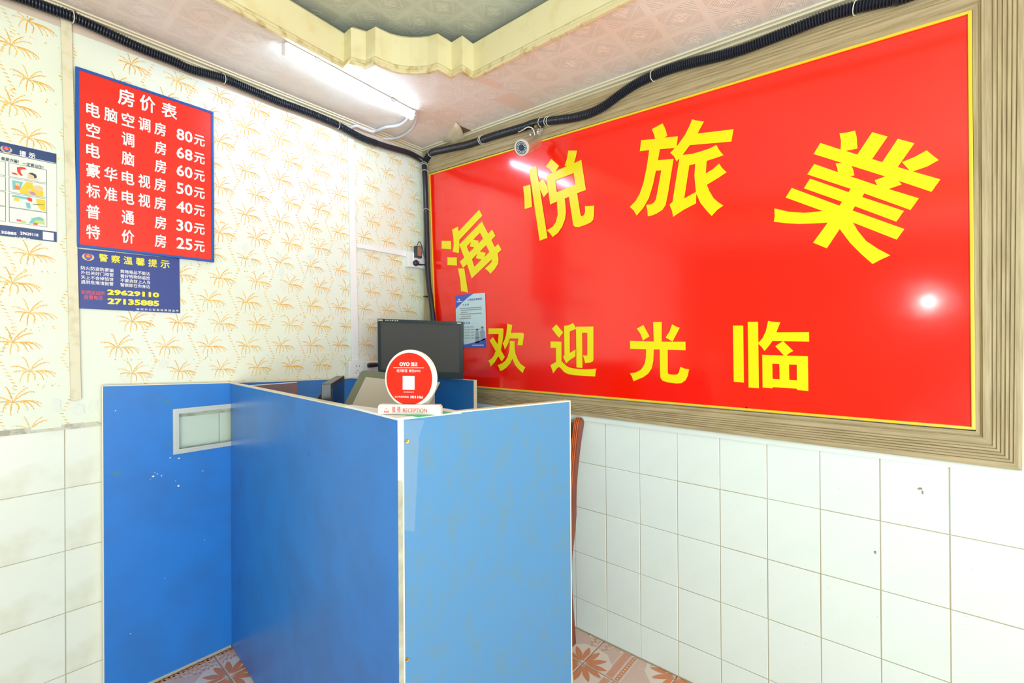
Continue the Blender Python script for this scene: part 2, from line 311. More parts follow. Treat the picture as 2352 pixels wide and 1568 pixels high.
def tile_print(ox, oy, sx, sy, X0, X1, Y0, Y1, stripes=True):
    """printed motif of one tile: rosette at corner (ox,oy); sx,sy = direction into the tile"""
    def pt(a, b, z=Z1):
        return V((min(max(ox + sx * a, X0 + .005), X1 - .005), min(max(oy + sy * b, Y0 + .005), Y1 - .005), z))
    if X1 - X0 < .05 or Y1 - Y0 < .05: return
    def leaf(mb, ang, r0, r1, wd, z=Z1):
        ca, sa = math.cos(ang), math.sin(ang); L = []
        for k in range(9): t = k / 8; L.append((r0 + (r1 - r0) * t, wd * math.sin(math.pi * t) ** 0.8))
        pts = L + [(r, -q) for r, q in L[::-1][1:-1]]
        mb.poly([pt(r * ca - q * sa, r * sa + q * ca, z) for r, q in pts])
    white_o.poly([pt(0.004, 0.004, Z1), pt(.115, .004, Z1), pt(.105, .055, Z1), pt(.055, .105, Z1), pt(.004, .115, Z1)])
    for dg_ in (14, 45, 76): leaf(leaf_o, math.radians(dg_), 0.012, 0.10, 0.0125, Z2 + dg_ * .000004)
    # chequered wedges along one side, ribbon along the other
    for a in range(15):
        for b in range(7):
            x = 0.098 + a * 0.014; y = 0.012 + b * 0.016 + (0.008 if a % 2 else 0)
            if y < 0.012 + (x - .085) * .6 and x < 0.30 and y < .13:
                (leaf_o if (a + b) % 2 else white_o).poly([pt(x, y, Z2), pt(x + .006, y + .001, Z2), pt(x + .010, y + .011, Z2), pt(x + .004, y + .010, Z2)])
    if not stripes: return
    for q, wdt, mb in ((0.150, .003, white_o), (.158, .014, leaf_o), (.176, .003, white_o), (.184, .026, leaf_o), (.214, .003, white_o)):
        mb.poly([pt(.012, q, Z2), pt(.30, q, Z2), pt(.30, q + wdt, Z2), pt(.012, q + wdt, Z2)])
    for k in range(5): white_o.poly([pt(.012, .187 + k * .005, Z2 + .0003), pt(.3, .187 + k * .005, Z2 + .0003), pt(.3, .1882 + k * .005, Z2 + .0003), pt(.012, .1882 + k * .005, Z2 + .0003)])
    for k in range(18): white_o.poly([pt(.02 + k * .0155, .161, Z2 + .0003), pt(.024 + k * .0155, .165, Z2 + .0003), pt(.02 + k * .0155, .169, Z2 + .0003), pt(.016 + k * .0155, .165, Z2 + .0003)])
for i in range(len(fx) - 1):
    for j in range(len(fy) - 1):
        floor_tile(fx[i], fx[i + 1], fy[j], fy[j + 1])
        if fx[i] > -0.4 and fy[j] > -0.4:
            ii = round((fx[i] - 1.52) / .31); jj = j - 11
            x0, x1, y0, y1 = fx[i], fx[i + 1], fy[j], fy[j + 1]; wn = (x0, x1, y0, y1)
            if (ii + jj) % 2 == 0: tile_print(x0, y0, 1, 1, *wn); tile_print(x1, y1, -1, -1, *wn, stripes=False)
            else: tile_print(x1, y0, -1, 1, *wn); tile_print(x0, y1, 1, -1, *wn, stripes=False)
leaf_o.build('tile_print', 'f_or', fl_, kind='stuff'); white_o.build('tile_print', 'f_wh', fl_, kind='stuff')
# dirt and dust crumbs in the floor-wall joint
mb = MB()
for k in range(60):
    y = random.uniform(-1, 1.2); s = random.uniform(.002, .006); x = XR - .006 - random.random() ** 3 * .03
    mb.lathe((x, y, -.001), (0, 0, 1), [(s, 0), (s * .8, s * .5), (s * .2, s * .8)], 6)
mb.build('dust', 'mortar', fl_, kind='stuff')
# ---- ceiling: dropped border with a bracket-shaped opening, moulded fascia, recessed upper panel
OUT = [C_(*p) for p in ((560, 30.5), (790, 155), (806, 143), (840, 152), (862, 141.5), (880, 150), (900, 158), (920, 162.5), (941, 164.6), (962, 164.6), (982, 163), (1006, 156.5), (1037, 174), (1062, 160.5), (1087, 177), (1440, 0))]
d0 = (OUT[1] - OUT[0]); d1 = (OUT[-1] - OUT[-2])
OUT[0] = OUT[0] - d0 * 4.6; OUT[-1] = OUT[-1] + d1 * 3.2
OUT.append(V((OUT[0].x, OUT[-1].y, 0)))
O2 = [(p.x, p.y) for p in OUT]
bm = bmesh.new()
def loop(pts):
    vs = [bm.verts.new((x, y, zceil(y))) for x, y in pts]
    return [bm.edges.new((vs[i], vs[(i + 1) % len(vs)])) for i in range(len(vs))]
es = loop([(XB, YF), (XR, YF), (XR, YL), (XB, YL)]) + loop(O2)
bmesh.ops.triangle_fill(bm, edges=es, use_beauty=True, use_dissolve=False)
me = bpy.data.meshes.new('ceiling'); bm.to_mesh(me); bm.free(); me.materials.append(M['ceil'])
ceil = bpy.data.objects.new('ceiling', me); COL.objects.link(ceil); struct(ceil)
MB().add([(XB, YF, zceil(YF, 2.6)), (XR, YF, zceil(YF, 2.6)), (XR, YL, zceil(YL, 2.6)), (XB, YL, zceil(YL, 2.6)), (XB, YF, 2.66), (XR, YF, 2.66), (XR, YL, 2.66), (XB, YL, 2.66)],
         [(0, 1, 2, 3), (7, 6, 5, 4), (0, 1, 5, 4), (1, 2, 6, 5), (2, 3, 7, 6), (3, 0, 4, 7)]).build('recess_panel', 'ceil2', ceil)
def sweep(prof, name, m, parent):
    n = len(O2); A = sum(O2[i][0] * O2[(i + 1) % n][1] - O2[(i + 1) % n][0] * O2[i][1] for i in range(n)); sg = 1 if A > 0 else -1
    mit = []
    for i in range(n):
        p = V(O2[i]); a = (p - V(O2[i - 1])).normalized(); b = (V(O2[(i + 1) % n]) - p).normalized()
        na = V((-a.y, a.x)) * sg; nb = V((-b.y, b.x)) * sg; mm = (na + nb); mit.append(mm / max(0.35, (1 + na.dot(nb))))
    vs = [];
    for d, h in prof:
        for i in range(n): q = V(O2[i]) + mit[i] * d; vs.append((q.x, q.y, zceil(O2[i][1]) + h))
    fs = [(k * n + i, k * n + (i + 1) % n, (k + 1) * n + (i + 1) % n, (k + 1) * n + i) for k in range(len(prof) - 1) for i in range(n)]
    return MB().add(vs, fs).build(name, m, parent)
t3 = struct(sweep([(0, 0.022), (-.001, 0.024), (-.001, .138), (-.014, .152), (-.03, .156)], 'trim_3', 'cream', None))
sweep([(-.002, 0.001), (-.002, -.013), (0.010, -.013), (0.010, -.006), (.006, -.003), (.006, .004), (.0025, .008), (.0025, .016), (-.001, .024)], 'moulding_strip', 'cream_trim', t3)
# cream bead where the papered ceiling meets each wall
for nm, y0 in (('trim_4', None), ('trim_5', 1)):
    mb = MB()
    for a, b, t in ((0, .010, .016), (.010, .022, .007), (.022, .032, .011), (.034, .044, .005)):
        if y0 is None:
            mb.add([(XB, YL - a, zceil(YL - a) + .002), (XB, YL - b, zceil(YL - b) + .002), (XB, YL - b, zceil(YL - b) - t), (XB, YL - a, zceil(YL - a) - t),
                    (XR, YL - a, zceil(YL - a) + .002), (XR, YL - b, zceil(YL - b) + .002), (XR, YL - b, zceil(YL - b) - t), (XR, YL - a, zceil(YL - a) - t)],
                   [(0, 1, 2, 3), (7, 6, 5, 4), (0, 4, 5, 1), (1, 5, 6, 2), (2, 6, 7, 3), (3, 7, 4, 0)])
        else:
            vs = []
            for y in (YF, YL):
                for x, z in ((XR - a, .002), (XR - b, .002), (XR - b, -t), (XR - a, -t)): vs.append((x, y, zceil(y) + z))
            mb.add(vs, [(0, 1, 2, 3), (7, 6, 5, 4), (0, 4, 5, 1), (1, 5, 6, 2), (2, 6, 7, 3), (3, 7, 4, 0)])
    struct(mb.build(nm, 'cornice'))
# bare strip of wall above the wallpaper
MB().box((XB, YL - .0015, 2.345), (XR, YL + .001, 2.40)).build('bare_strip', mat('pinkish_bare_plaster', (214, 196, 178), .7), wl)
# torn ceiling paper in the corner above the banner
pts = [C_(*p) for p in ((1046, 278), (1055, 288), (1112, 312), (1100, 322), (1088, 323), (1066, 314), (1060, 300))]
MB().prism([p + V((0, 0, -.0022)) for p in pts], (0, 0, .002)).build('torn_gap', 'hole', ceil)
rows = [[(1047, 280, 0), (1058, 292, 0.003), (1063, 303, .006), (1064, 314, .010), (1086, 324, .004)], [(1040, 290, 0), (1048, 302, .004), (1052, 312, .010), (1052, 320, .016), (1056, 324, .014)], [(1030, 305, 0), (1036, 316, .006), (1042, 325, .014), (1044, 331, .020), (1041, 336, .024)], [(1016, 322, 0), (1020, 330, .005), (1026, 336, .012), (1030, 340, .018), (1024, 344, .022)]]
mb = MB(); vs = [C_(x, y, 2.408 - h) for r in rows for x, y, h in r]
mb.add(vs, [(i * 5 + j, i * 5 + j + 1, (i + 1) * 5 + j + 1, (i + 1) * 5 + j) for i in range(3) for j in range(4)])
o = mb.build('peeled_flap', 'flap', ceil, smooth=True); sd = o.modifiers.new('thick', 'SOLIDIFY'); sd.thickness = .0008
# ---- wallpaper print: gold palms, zigzag dashes and dots
pg, pp = MB(), MB()
FR = [(-55, -200), (115, -145), (170, -80), (-155, -110), (-130, -40), (-80, 92), (-18, 135), (38, 120), (120, 118), (165, 118), (215, 108), (242, 96)]
_lay = [0]
def lay():
    _lay[0] = (_lay[0] + 1) % 40; return YL - .0005 - _lay[0] * .00003
def blob(mb, x, z, a, b, rot):
    yy_ = lay()
    ca, sa = math.cos(rot), math.sin(rot); mb.poly([(x + a * math.cos(t) * ca - b * math.sin(t) * sa, yy_, z + a * math.cos(t) * sa + b * math.sin(t) * ca) for t in [k * math.pi / 3 for k in range(6)]])
def palm(cx, cz, s, zlo, zhi, rnd):
    for q, (tx, ty) in enumerate(FR):
        tx, tz = tx * .000262 * s, (-ty + .21 * tx) * .000262 * s
        if ty > 90: c1 = (tx * .72, .011 * s) if abs(tx) > .015 else (tx * 1.5 + .003, -.004)
        elif ty > -120: c1 = (tx * .5, tz * .95 + .004)
        else: c1 = (tx * .3, tz * .65)
        P = []
        for k in range(8):
            t = k / 7; x = 2 * t * (1 - t) * c1[0] + t * t * tx; z = 2 * t * (1 - t) * c1[1] + t * t * tz; P.append((cx + x, cz + z))
        mb = pp if rnd.random() < .55 else pg; L = []; Rr = []
        for k, (x, z) in enumerate(P):
            a = P[max(k - 1, 0)]; b = P[min(k + 1, 7)]; dx, dz = b[0] - a[0], b[1] - a[1]; n = math.hypot(dx, dz) or 1
            wd = (.0005 + .0006 * math.sin(math.pi * k / 7)) * s; L.append((x - dz / n * wd, z + dx / n * wd)); Rr.append((x + dz / n * wd, z - dx / n * wd))
            if k > 1 and rnd.random() < .75 and zlo < z < zhi: blob(pg if rnd.random() < .4 else pp, x + rnd.uniform(-.0014, .0014), z - .002 * s, .0028 * s, .0011 * s, -1.1 if tx > 0 else -2.0)
        yy_ = lay()
        for k in range(7):
            if min(P[k][1], P[k + 1][1]) > zlo and max(P[k][1], P[k + 1][1]) < zhi:
                mb.poly([(L[k][0], yy_, L[k][1]), (L[k + 1][0], yy_, L[k + 1][1]), (Rr[k + 1][0], yy_, Rr[k + 1][1]), (Rr[k][0], yy_, Rr[k][1])])
rnd = random.Random(3); ZLO, ZHI = 0.998, 2.343
for i in range(-11, 8):
    for k in range(-4, 6):
        x0 = .723 + .1415 * i; z0 = 1.829 - .19 * k
        if .12 < x0 < .2: continue
        lf = x0 < .12
        if lf: x0 += .066; z0 -= .075
        for (dx, dz) in ((0, 0), (-.037 if lf else .041, -.096)):
            x, z = x0 + dx, z0 + dz
            if x > XR - .03 or x < -.5 or z < ZLO - .04 or z > ZHI + .03: continue
            palm(x, z, rnd.uniform(.92, 1.05), ZLO, ZHI, rnd)
        for q in range(18):                       # zigzag of dashes
            t = q / 17; zz = z0 + .045 - .19 * t; xxx = x0 + .074 + (.038 * (1 - abs(2 * t - 1)) * 1)
            if ZLO < zz < ZHI and -.5 < xxx < XR - .02: blob(pp if rnd.random() < .45 else pg, xxx, zz, .0056, .0013, -.25)
        for q in range(9):
            x, z = x0 + rnd.uniform(-.06, .075), z0 - .048 + rnd.uniform(-.008, .008); r = rnd.uniform(.0012, .0028)
            if ZLO < z < ZHI and -.5 < x < XR - .02: blob(pp if rnd.random() < .7 else pg, x, z, r, r, 0)
def ragged(mb, fn, px, py, rx, ry, off, n=11):
    mb.poly([fn(px + rx * rnd.uniform(.55, 1.1) * math.cos(2 * math.pi * k / n), py + ry * rnd.uniform(.55, 1.1) * math.sin(2 * math.pi * k / n), off) for k in range(n)])
mb = MB()
for p in ((565, 575, 7, 22), (573, 602, 6, 12), (643, 590, 8, 10), (648, 620, 7, 24), (652, 655, 10, 12), (715, 592, 8, 12), (716, 625, 5, 14), (717, 648, 6, 6), (375, 836, 14, 12), (285, 868, 16, 8), (180, 940, 20, 14), (215, 930, 12, 18), (130, 930, 12, 20)): ragged(mb, L_, *p, .0020)
mb.build('peeled_patch', mat('bare_plaster_patch', (226, 230, 218), .8, bump=(90, .5, .002)), wl, kind='stuff')
mb = MB()
for k in range(70): mb.poly([V((xx_ := rnd.uniform(.7, 1.6), YL - .0008, zz_ := rnd.uniform(1.5, 2.2))), V((xx_ + .0016, YL - .0008, zz_)), V((xx_ + .0012, YL - .0008, zz_ + .0016))])
mb.build('fly_specks', 'g_ink', wl, kind='stuff')
mb = MB()
for k in range(150):
    y_, z_ = rnd.uniform(-.4, 1.1), rnd.uniform(0, .9) ** 1.6; s_ = rnd.uniform(.0008, .0022); mb.poly([V((XR - .0004, y_, z_)), V((XR - .0004, y_ + s_, z_ + s_ * .4)), V((XR - .0004, y_ + s_ * .3, z_ + s_))])
ragged(mb, R_, 2114, 1122, 7, 3, .0006); ragged(mb, R_, 2119, 1130, 3, 5, .0006); ragged(mb, R_, 2010, 1268, 3, 5, .0006)
mb.build('tile_specks', mat('brown_speck', (150, 138, 110), .8), wr, kind='stuff')
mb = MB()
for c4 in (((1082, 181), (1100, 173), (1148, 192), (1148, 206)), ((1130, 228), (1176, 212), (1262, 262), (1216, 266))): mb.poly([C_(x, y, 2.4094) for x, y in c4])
mb.build('ceiling_patch', mat('tan_ceiling_patch', (236, 216, 200), .6), ceil, kind='stuff')  # tan quads laid just under the ceiling paper
pg.build('wallpaper_print', 'gold_ink', wl, kind='stuff'); pp.build('wallpaper_print', 'pale_ink', wl, kind='stuff')
# ================================================================== BANNER
FO = 0.020
def RP(y, z, off): return V((XR - off, y, z))
iTL, iTR, iBR, iBL = R_(984, 397, FO), R_(2234, 20, FO), R_(2242, 991, FO), R_(1003, 885, FO)
oTL = RP(2.125, zceil(2.125) - .012, FO); oTR = RP(iTR.y - .098, zceil(iTR.y - .098) - .028, FO); oBR = R_(2348, 1081, FO); oBL = RP(2.118, 0.957, FO)
wf = thing('banner_surround', 'wide fluted tan wooden frame around the big red banner', 'frame', (XR, 1.0, 1.5))
PR = [(0, 0), (0, .014), (.10, .014), (.12, .017), (.14, .0155), (.16, .020), (.34, .020)]
for k in range(6): PR += [(.36 + k * .09, .0175), (.375 + k * .09, .0205), (.43 + k * .09, .0205)]
PR += [(.92, .0205), (1.0, .019), (1.0, 0)]
for a, b, A, B, mm in ((iTL, iTR, oTL, oTR, 'wood'), (iBL, iBR, oBL, oBR, 'wood'), (iTR, iBR, oTR, oBR, 'wood_v'), (iTL, iBL, oTL, oBL, 'wood_v')):
    vs = []
    for t, h in PR:
        for p, q in ((a, A), (b, B)): c = p.lerp(q, t); vs.append((XR - h, c.y, c.z))
    vs = [tuple(v) for v in vs]; MB().add(vs, [(2 * i, 2 * i + 1, 2 * i + 3, 2 * i + 2) for i in range(len(PR) - 1)]).build('frame_board', mm, wf)
bn = thing('banner', 'huge glossy red welcome banner with yellow characters and a gold edge', 'banner', (XR, 1.0, 1.6))
BO = 0.012
b4 = [R_(987, 401, BO), R_(2229, 27, BO), R_(2238, 985, BO), R_(1004, 881, BO)]
# slightly wavy film: subdivided quad
mb = MB(); NU, NV = 60, 30; vs = []
for j in range(NV + 1):
    for i in range(NU + 1):
        u, v = i / NU, j / NV; p = b4[0].lerp(b4[1], u).lerp(b4[3].lerp(b4[2], u), v)
        wv = .0009 * math.sin(u * 7 + 1.3 * math.sin(v * 4)) * math.sin(math.pi * v) + (.0012 * math.sin(u * 90) * max(0, v - .95) / .05 if u > .55 else 0)
        vs.append(p + V((-wv, 0, 0)))
mb.add(vs, [(j * (NU + 1) + i, j * (NU + 1) + i + 1, (j + 1) * (NU + 1) + i + 1, (j + 1) * (NU + 1) + i) for j in range(NV) for i in range(NU)])
mb.build('panel', 'red', bn, smooth=True)
MB().prism([p + V((.001, 0, 0)) for p in b4], (.011, 0, 0)).build('backing', 'dark', bn)
ctr = sum(b4, V((0, 0, 0))) / 4
for i in range(4):
    a, b = b4[i], b4[(i + 1) % 4]; t = (b - a).normalized(); n = V((1, 0, 0)).cross(t); 
    if n.dot(ctr - a) < 0: n = -n
    MB().prism([a - n * .002 - t * .002, b - n * .002 + t * .002, b + n * .006 + t * .0, a + n * .006], (-.006 - .0004 * (i % 2), 0, 0)).build('gold_edge', 'gold', bn, bevel=.0015)
GL = {
 'hai': (1000, 470, .13396, [[[(108,620),(268,622),(272,765),(105,752)]], [[(207,900),(370,903),(371,1043),(206,1033)]], [[(387,1092),(495,1090),(528,1290),(560,1507),(510,1492),(441,1482),(425,1280)]],
   [[(285,427),(388,374),(398,458),(750,84),(808,187),(411,602),(412,720),(402,830),(350,818),(296,808),(314,690),(310,560)]],
   [[(797,283),(905,494),(973,426),(1031,531),(961,604),(1018,726),(1077,668),(1134,770),(1068,832),(1083,930),(1076,1010),(1020,1100),(946,1184),(900,1130),(848,1094),(930,1020),(968,975),(968,935),(623,1264),(544,1020),(474,1082),(420,975),(495,906),(410,683)],
    [(765,480),(817,580),(733,668),(743,617),(650,596)], [(613,634),(588,715),(668,730),(580,818),(538,712)], [(870,692),(925,808),(841,900),(864,828),(763,800)], [(718,838),(690,914),(792,940),(670,1063),(627,935)]]]),
 'yue': (1190, 330, .14672, [[[(78,670),(190,638),(205,800),(219,988),(103,1023),(98,850)]], [[(172,408),(285,352),(460,1472),(337,1518)]],
   [[(390,545),(460,668),(472,758),(400,838),(343,715),(326,604)]],
   [[(520,238),(642,345),(588,432),(765,348),(730,345),(762,240),(786,108),(924,108),(905,200),(876,303),(990,252),(1062,724),(925,774),(975,1100),(985,1130),(1010,1132),(1035,1110),(1050,1060),(1046,975),(1110,975),(1193,968),(1188,1120),(1175,1190),(1140,1230),(1060,1268),(950,1305),(890,1300),(862,1270),(796,830),(732,856),(750,1060),(735,1180),(690,1300),(620,1400),(540,1460),(500,1400),(452,1355),(540,1300),(590,1230),(620,1110),(608,905),(502,950),(440,500),(543,456),(490,390),(433,355)],
    [(585,575),(870,458),(898,638),(605,758)]]]),
 'lv': (1430, 260, .15948, [[[(247,546),(268,388),(470,370),(450,300),(420,230),(576,145),(618,230),(645,325),(600,352),(797,332),(775,500),(538,517),(510,676),(735,657),(650,1180),(620,1320),(575,1390),(500,1440),(430,1470),(362,1484),(357,1400),(340,1318),(400,1312),(450,1290),(478,1240),(500,1140),(556,822),(480,828),(440,1020),(380,1220),(300,1360),(203,1474),(160,1400),(105,1348),(190,1260),(250,1150),(300,1000),(345,790),(383,532)]],
   [[(1002,86),(1060,105),(1173,117),(1080,292),(1597,230),(1568,408),(968,460),(865,600),(1000,585),(1130,548),(1250,508),(1350,456),(1395,535),(1454,605),(1340,645),(1212,686),(1198,866),(1300,805),(1390,724),(1435,790),(1498,850),(1380,930),(1215,1030),(1250,1120),(1310,1220),(1375,1280),(1452,1328),(1360,1395),(1283,1480),(1200,1390),(1120,1290),(1062,1160),(1058,1298),(880,1390),(727,1492),(710,1400),(676,1318),(718,1275),(818,650),(778,693),(740,620),(686,570),(800,450),(900,310),(960,190)],
    [(962,748),(1046,730),(1034,900),(1056,1132),(888,1226)]]]),
 'ye': (1740, 280, .21686, [[[(868,122),(955,110),(1032,90),(1050,160),(1058,282),(935,306),(1056,346),(1215,108),(1378,155),(1213,393),(1320,425),(1485,178),(1662,226),(1484,477),(1610,514),(1530,425),(1660,372),(1792,300),(1850,350),(1920,403),(1800,470),(1645,524),(1937,608),(1842,740),(1495,624),(1528,662),(1388,710),(1708,808),(1620,932),(1130,756),(1108,795),(1550,942),(1470,1056),(1032,893),(1005,937),(1555,1133),(1474,1246),(1010,1064),(1060,1150),(1150,1260),(1270,1340),(1406,1412),(1310,1455),(1218,1504),(1100,1400),(980,1280),(870,1133),(734,1338),(588,1278),(742,1066),(600,1074),(440,1080),(300,1072),(172,1056),(182,1000),(178,915),(330,950),(500,962),(690,943),(297,800),(362,698),(866,886),(894,845),(490,702),(556,600),(964,743),(986,708),(526,555),(600,444),(850,532),(845,490),(826,440),(890,432),(593,340),(665,222),(880,292),(884,200)],
    [(994,464),(1352,577),(1240,617),(1268,672),(978,574),(1026,566),(1012,500)]]]),
 'huan': (1110, 730, .08929, [[[(133,268),(505,268),(522,290),(510,500),(455,830),(556,1005),(472,1120),(386,980),(300,1130),(192,1252),(165,1160),(130,1100),(220,1040),(280,950),(318,850),(165,578),(248,492),(372,680),(396,412),(133,412)]],
   [[(616,143),(680,165),(748,180),(714,382),(1020,380),(1050,425),(1010,706),(880,698),(905,526),(682,526),(640,660),(555,815),(530,720),(498,655),(550,560),(590,420),(610,260)]],
   [[(682,586),(810,604),(806,740),(830,920),(890,1070),(960,1180),(1085,1268),(1045,1330),(1016,1418),(920,1330),(820,1210),(750,1050),(690,1170),(600,1270),(520,1330),(433,1366),(410,1290),(365,1210),(460,1180),(560,1110),(630,1000),(668,860),(682,720)]]]),
 'ying': (1255, 730, .09569, [[[(240,152),(404,348),(303,478),(132,260)]],
   [[(98,564),(362,568),(362,1040),(420,1090),(480,1150),(560,1190),(660,1212),(800,1228),(950,1233),(1100,1226),(1202,1216),(1180,1290),(1170,1404),(920,1390),(660,1372),(520,1345),(430,1300),(370,1235),(330,1190),(300,1180),(260,1200),(162,1328),(130,1220),(96,1132),(230,1054),(230,716),(98,714)]],
   [[(425,190),(500,182),(570,160),(642,117),(710,240),(712,268),(640,290),(562,322),(564,838),(702,756),(697,920),(560,1010),(474,1090),(440,1010),(403,935),(436,885)]],
   [[(712,210),(1130,206),(1130,1000),(1115,1040),(1060,1068),(928,1078),(905,980),(876,897),(960,903),(982,885),(982,354),(858,354),(866,1198),(722,1188)]]]),
 'guang': (1440, 730, .10204, [[[(222,240),(372,158),(510,413),(360,507),(300,350)]], [[(1016,142),(1100,190),(1190,220),(1027,530),(870,438),(960,300)]],
   [[(590,92),(783,90),(783,533),(1318,535),(1320,728),(918,714),(920,1220),(935,1262),(1020,1275),(1130,1272),(1170,1220),(1202,1098),(1300,1140),(1400,1156),(1370,1300),(1320,1400),(1230,1465),(1120,1474),(920,1450),(800,1410),(755,1350),(745,1260),(737,708),(606,706),(595,960),(560,1130),(480,1250),(370,1330),(148,1425),(115,1330),(68,1246),(200,1225),(320,1160),(400,1030),(425,900),(432,704),(70,695),(67,517),(603,530)]]]),
 'lin': (1675, 730, .11162, [[[(76,157),(288,155),(302,1330),(92,1313)]], [[(380,82),(593,80),(610,1446),(398,1430)]],
   [[(800,58),(900,80),(1050,90),(970,294),(1642,292),(1644,486),(886,474),(820,570),(725,680),(670,600),(588,522),(680,420),(750,280)]],
   [[(1108,474),(1318,678),(1240,720),(1175,775),(1130,778),(945,578)]],
   [[(678,758),(1618,788),(1628,1502),(1397,1482),(1392,1455),(893,1422),(893,1448),(686,1430)], [(886,940),(1030,948),(1036,1262),(892,1252)], [(1230,956),(1388,962),(1392,1282),(1236,1272)]]]),
}
for nm, (ox, oy, sc, strokes) in GL.items():
    mb = MB()
    for lp in strokes:
        vs, fs = fill2d([[(ox + x * sc, -(oy + y * sc)) for x, y in l] for l in lp])
        mb.add([R_(x, -y, BO + .0022) for x, y in vs], fs)
    mb.build('character', 'yellow', bn)
# ---- small notice taped on the banner
def quadpts(fn, c4, off): return [fn(x, y, off) for x, y in c4]
nt = thing('notice', 'small pale blue police notice taped on the red banner above the monitor', 'notice', R_(1082, 798, .02), )
q = quadpts(R_, ((1046, 678), (1114, 672), (1117, 798), (1049, 799)), .0165)
MB().prism(q, (.0012, 0, 0)).build('sheet', 'skyp', nt)
def qmap(q, off=V((0, 0, 0))): return lambda u, v: q[0].lerp(q[1], u).lerp(q[3].lerp(q[2], u), v) + off
f = qmap(q, NR * .0004); f2 = qmap(q, NR * .0007)
mb = MB(); mb.poly([f(0, 0), f(.62, 0), f(.45, .055), f(.25, .14), f(.1, .21), f(0, .26)]); mb.build('printed_band', 'cobalt', nt); mb = MB(); mb.poly([f(0, 1), f(0, .945), f(.3, .935), f(.55, .91), f(.8, .87), f(1, .82), f(1, 1)])
mb.build('printed_band', 'cobalt', nt)
mb = MB()
for s, u0, u1, v0, v1 in (('公安机关规定的', .42, .9, .085, .125), ('三 必 须', .25, .46, .175, .21), ('五 不 准', .27, .48, .52, .555)):
    text_fit(mb, s, f(u0, v1), f(u1, v1) - f(u0, v1), f(u0, v0) - f(u0, v1), NR, .02)
mb.build('lettering', 'cobalt', nt, kind='stuff')
mb = MB(); rr = random.Random(5)
for v, u0, u1 in ((.25, .14, .87), (.285, .19, .87), (.325, .19, .4), (.36, .14, .87), (.40, .2, .52), (.44, .14, .52), (.60, .30, .62), (.65, .30, .82), (.70, .30, .84), (.755, .30, .6), (.805, .30, .80)):
    u = u0
    while u < u1: mb.poly([f(u, v), f(u + .016, v), f(u + .016, v + (.018 if v < .5 else .024)), f(u, v + (.018 if v < .5 else .024))]); u += .024 if v < .5 else .042
mb.build('lettering', 'g_ink', nt, kind='stuff')
mb = MB(); mb.poly([f2(.1, .075), f2(.155, .075), f2(.155, .1), f2(.1, .1)]); u = .05
while u < .22: mb.poly([f2(u, .112), f2(u + .028, .112), f2(u + .028, .135), f2(u, .135)]); u += .04
u = .55
while u < .92: mb.poly([f2(u, .945), f2(u + .016, .945), f2(u + .016, .962), f2(u, .962)]); u += .022
mb.build('lettering', 'w_ink', nt, kind='stuff')
mb = MB()   # faint saluting officers printed in grey
for u, v, s in ((.72, .70, 1.0), (.89, .66, 1.1)):
    mb.poly([f(u - .07 * s, v + .22), f(u - .07 * s, v + .05), f(u - .03, v + .015), f(u + .03, v + .015), f(u + .07 * s, v + .05), f(u + .07 * s, v + .2)])
    mb.poly([f(u + .035 * s * math.cos(t), v - .015 + .03 * s * math.sin(t)) for t in [k * math.pi / 5 for k in range(10)]])
    mb.poly([f(u - .05, v - .028), f(u - .035, v - .048), f(u + .035, v - .048), f(u + .05, v - .028)])
mb.build('printed_figures', mat('faint_grey_blue_print', (150, 172, 190), .4), nt, kind='stuff')
# ================================================================== LEFT WALL BOARDS
pb = thing('price_board', 'red room price board with blue edge and white prices, above the navy notice', 'sign', L_(330, 590, 0))
def LP(x, z, off): return V((x, YL - off, z))
bo = .012; q = quadpts(L_, ((170, 150), (488, 257), (494, 602), (178, 567)), bo)
bx0, bx1, bz0, bz1 = (q[0].x + q[3].x) / 2, (q[1].x + q[2].x) / 2, (q[2].z + q[3].z) / 2, (q[0].z + q[1].z) / 2
MB().box((bx0 + .006, YL - bo + .001, bz0 + .006), (bx1 - .006, YL - .001, bz1 - .006)).build('panel', 'p_red', pb)
for a, b in (((bx0, bz0), (bx1, bz0 + .009)), ((bx0, bz1 - .009), (bx1, bz1)), ((bx0, bz0 + .009), (bx0 + .009, bz1 - .009)), ((bx1 - .009, bz0 + .009), (bx1, bz1 - .009))):
    MB().box((a[0], YL - bo - .002, a[1]), (b[0], YL - .001, b[1])).build('edge_strip', 'p_blue', pb, bevel=.001)
def ltext(mb, s, px0, px1, pyt, pyb, off, pref=None, bold=.03, u=2):
    """ink box on the left wall plane; top/bottom pixel rows read at px0 (or at pref)"""
    pr = pref or px0; zt = L_(pr, pyt, off).z; zb_ = L_(pr, pyb, off).z; x0 = L_(px0, 700, off).x; x1 = L_(px1, 700, off).x
    text_fit(mb, s, V((x0, YL - off, zb_)), V((x1 - x0, 0, 0)), V((0, 0, zt - zb_)), NL, bold, u)
mb = MB(); TO = bo + .0003
def xl(px, py): return L_(px, py, TO)
for ch, cx, cy, hw, hh in (('房', 292, 225, 19, 19), ('价', 341, 239, 18, 18.5), ('表', 391, 255, 18, 17)): ltext(mb, ch, cx - hw, cx + hw, cy - hh, cy + hh, TO, cx, .02)
R0 = [('电脑空调房', '80元', 252), ('空 调 房', '68元', 299), ('电 脑 房', '60元', 345), ('豪华电视房', '50元', 391), ('标准电视房', '40元', 438), ('普 通 房', '30元', 486), ('特 价 房', '25元', 532)]
cxs = [214, 254.5, 294, 331.5, 367.5]
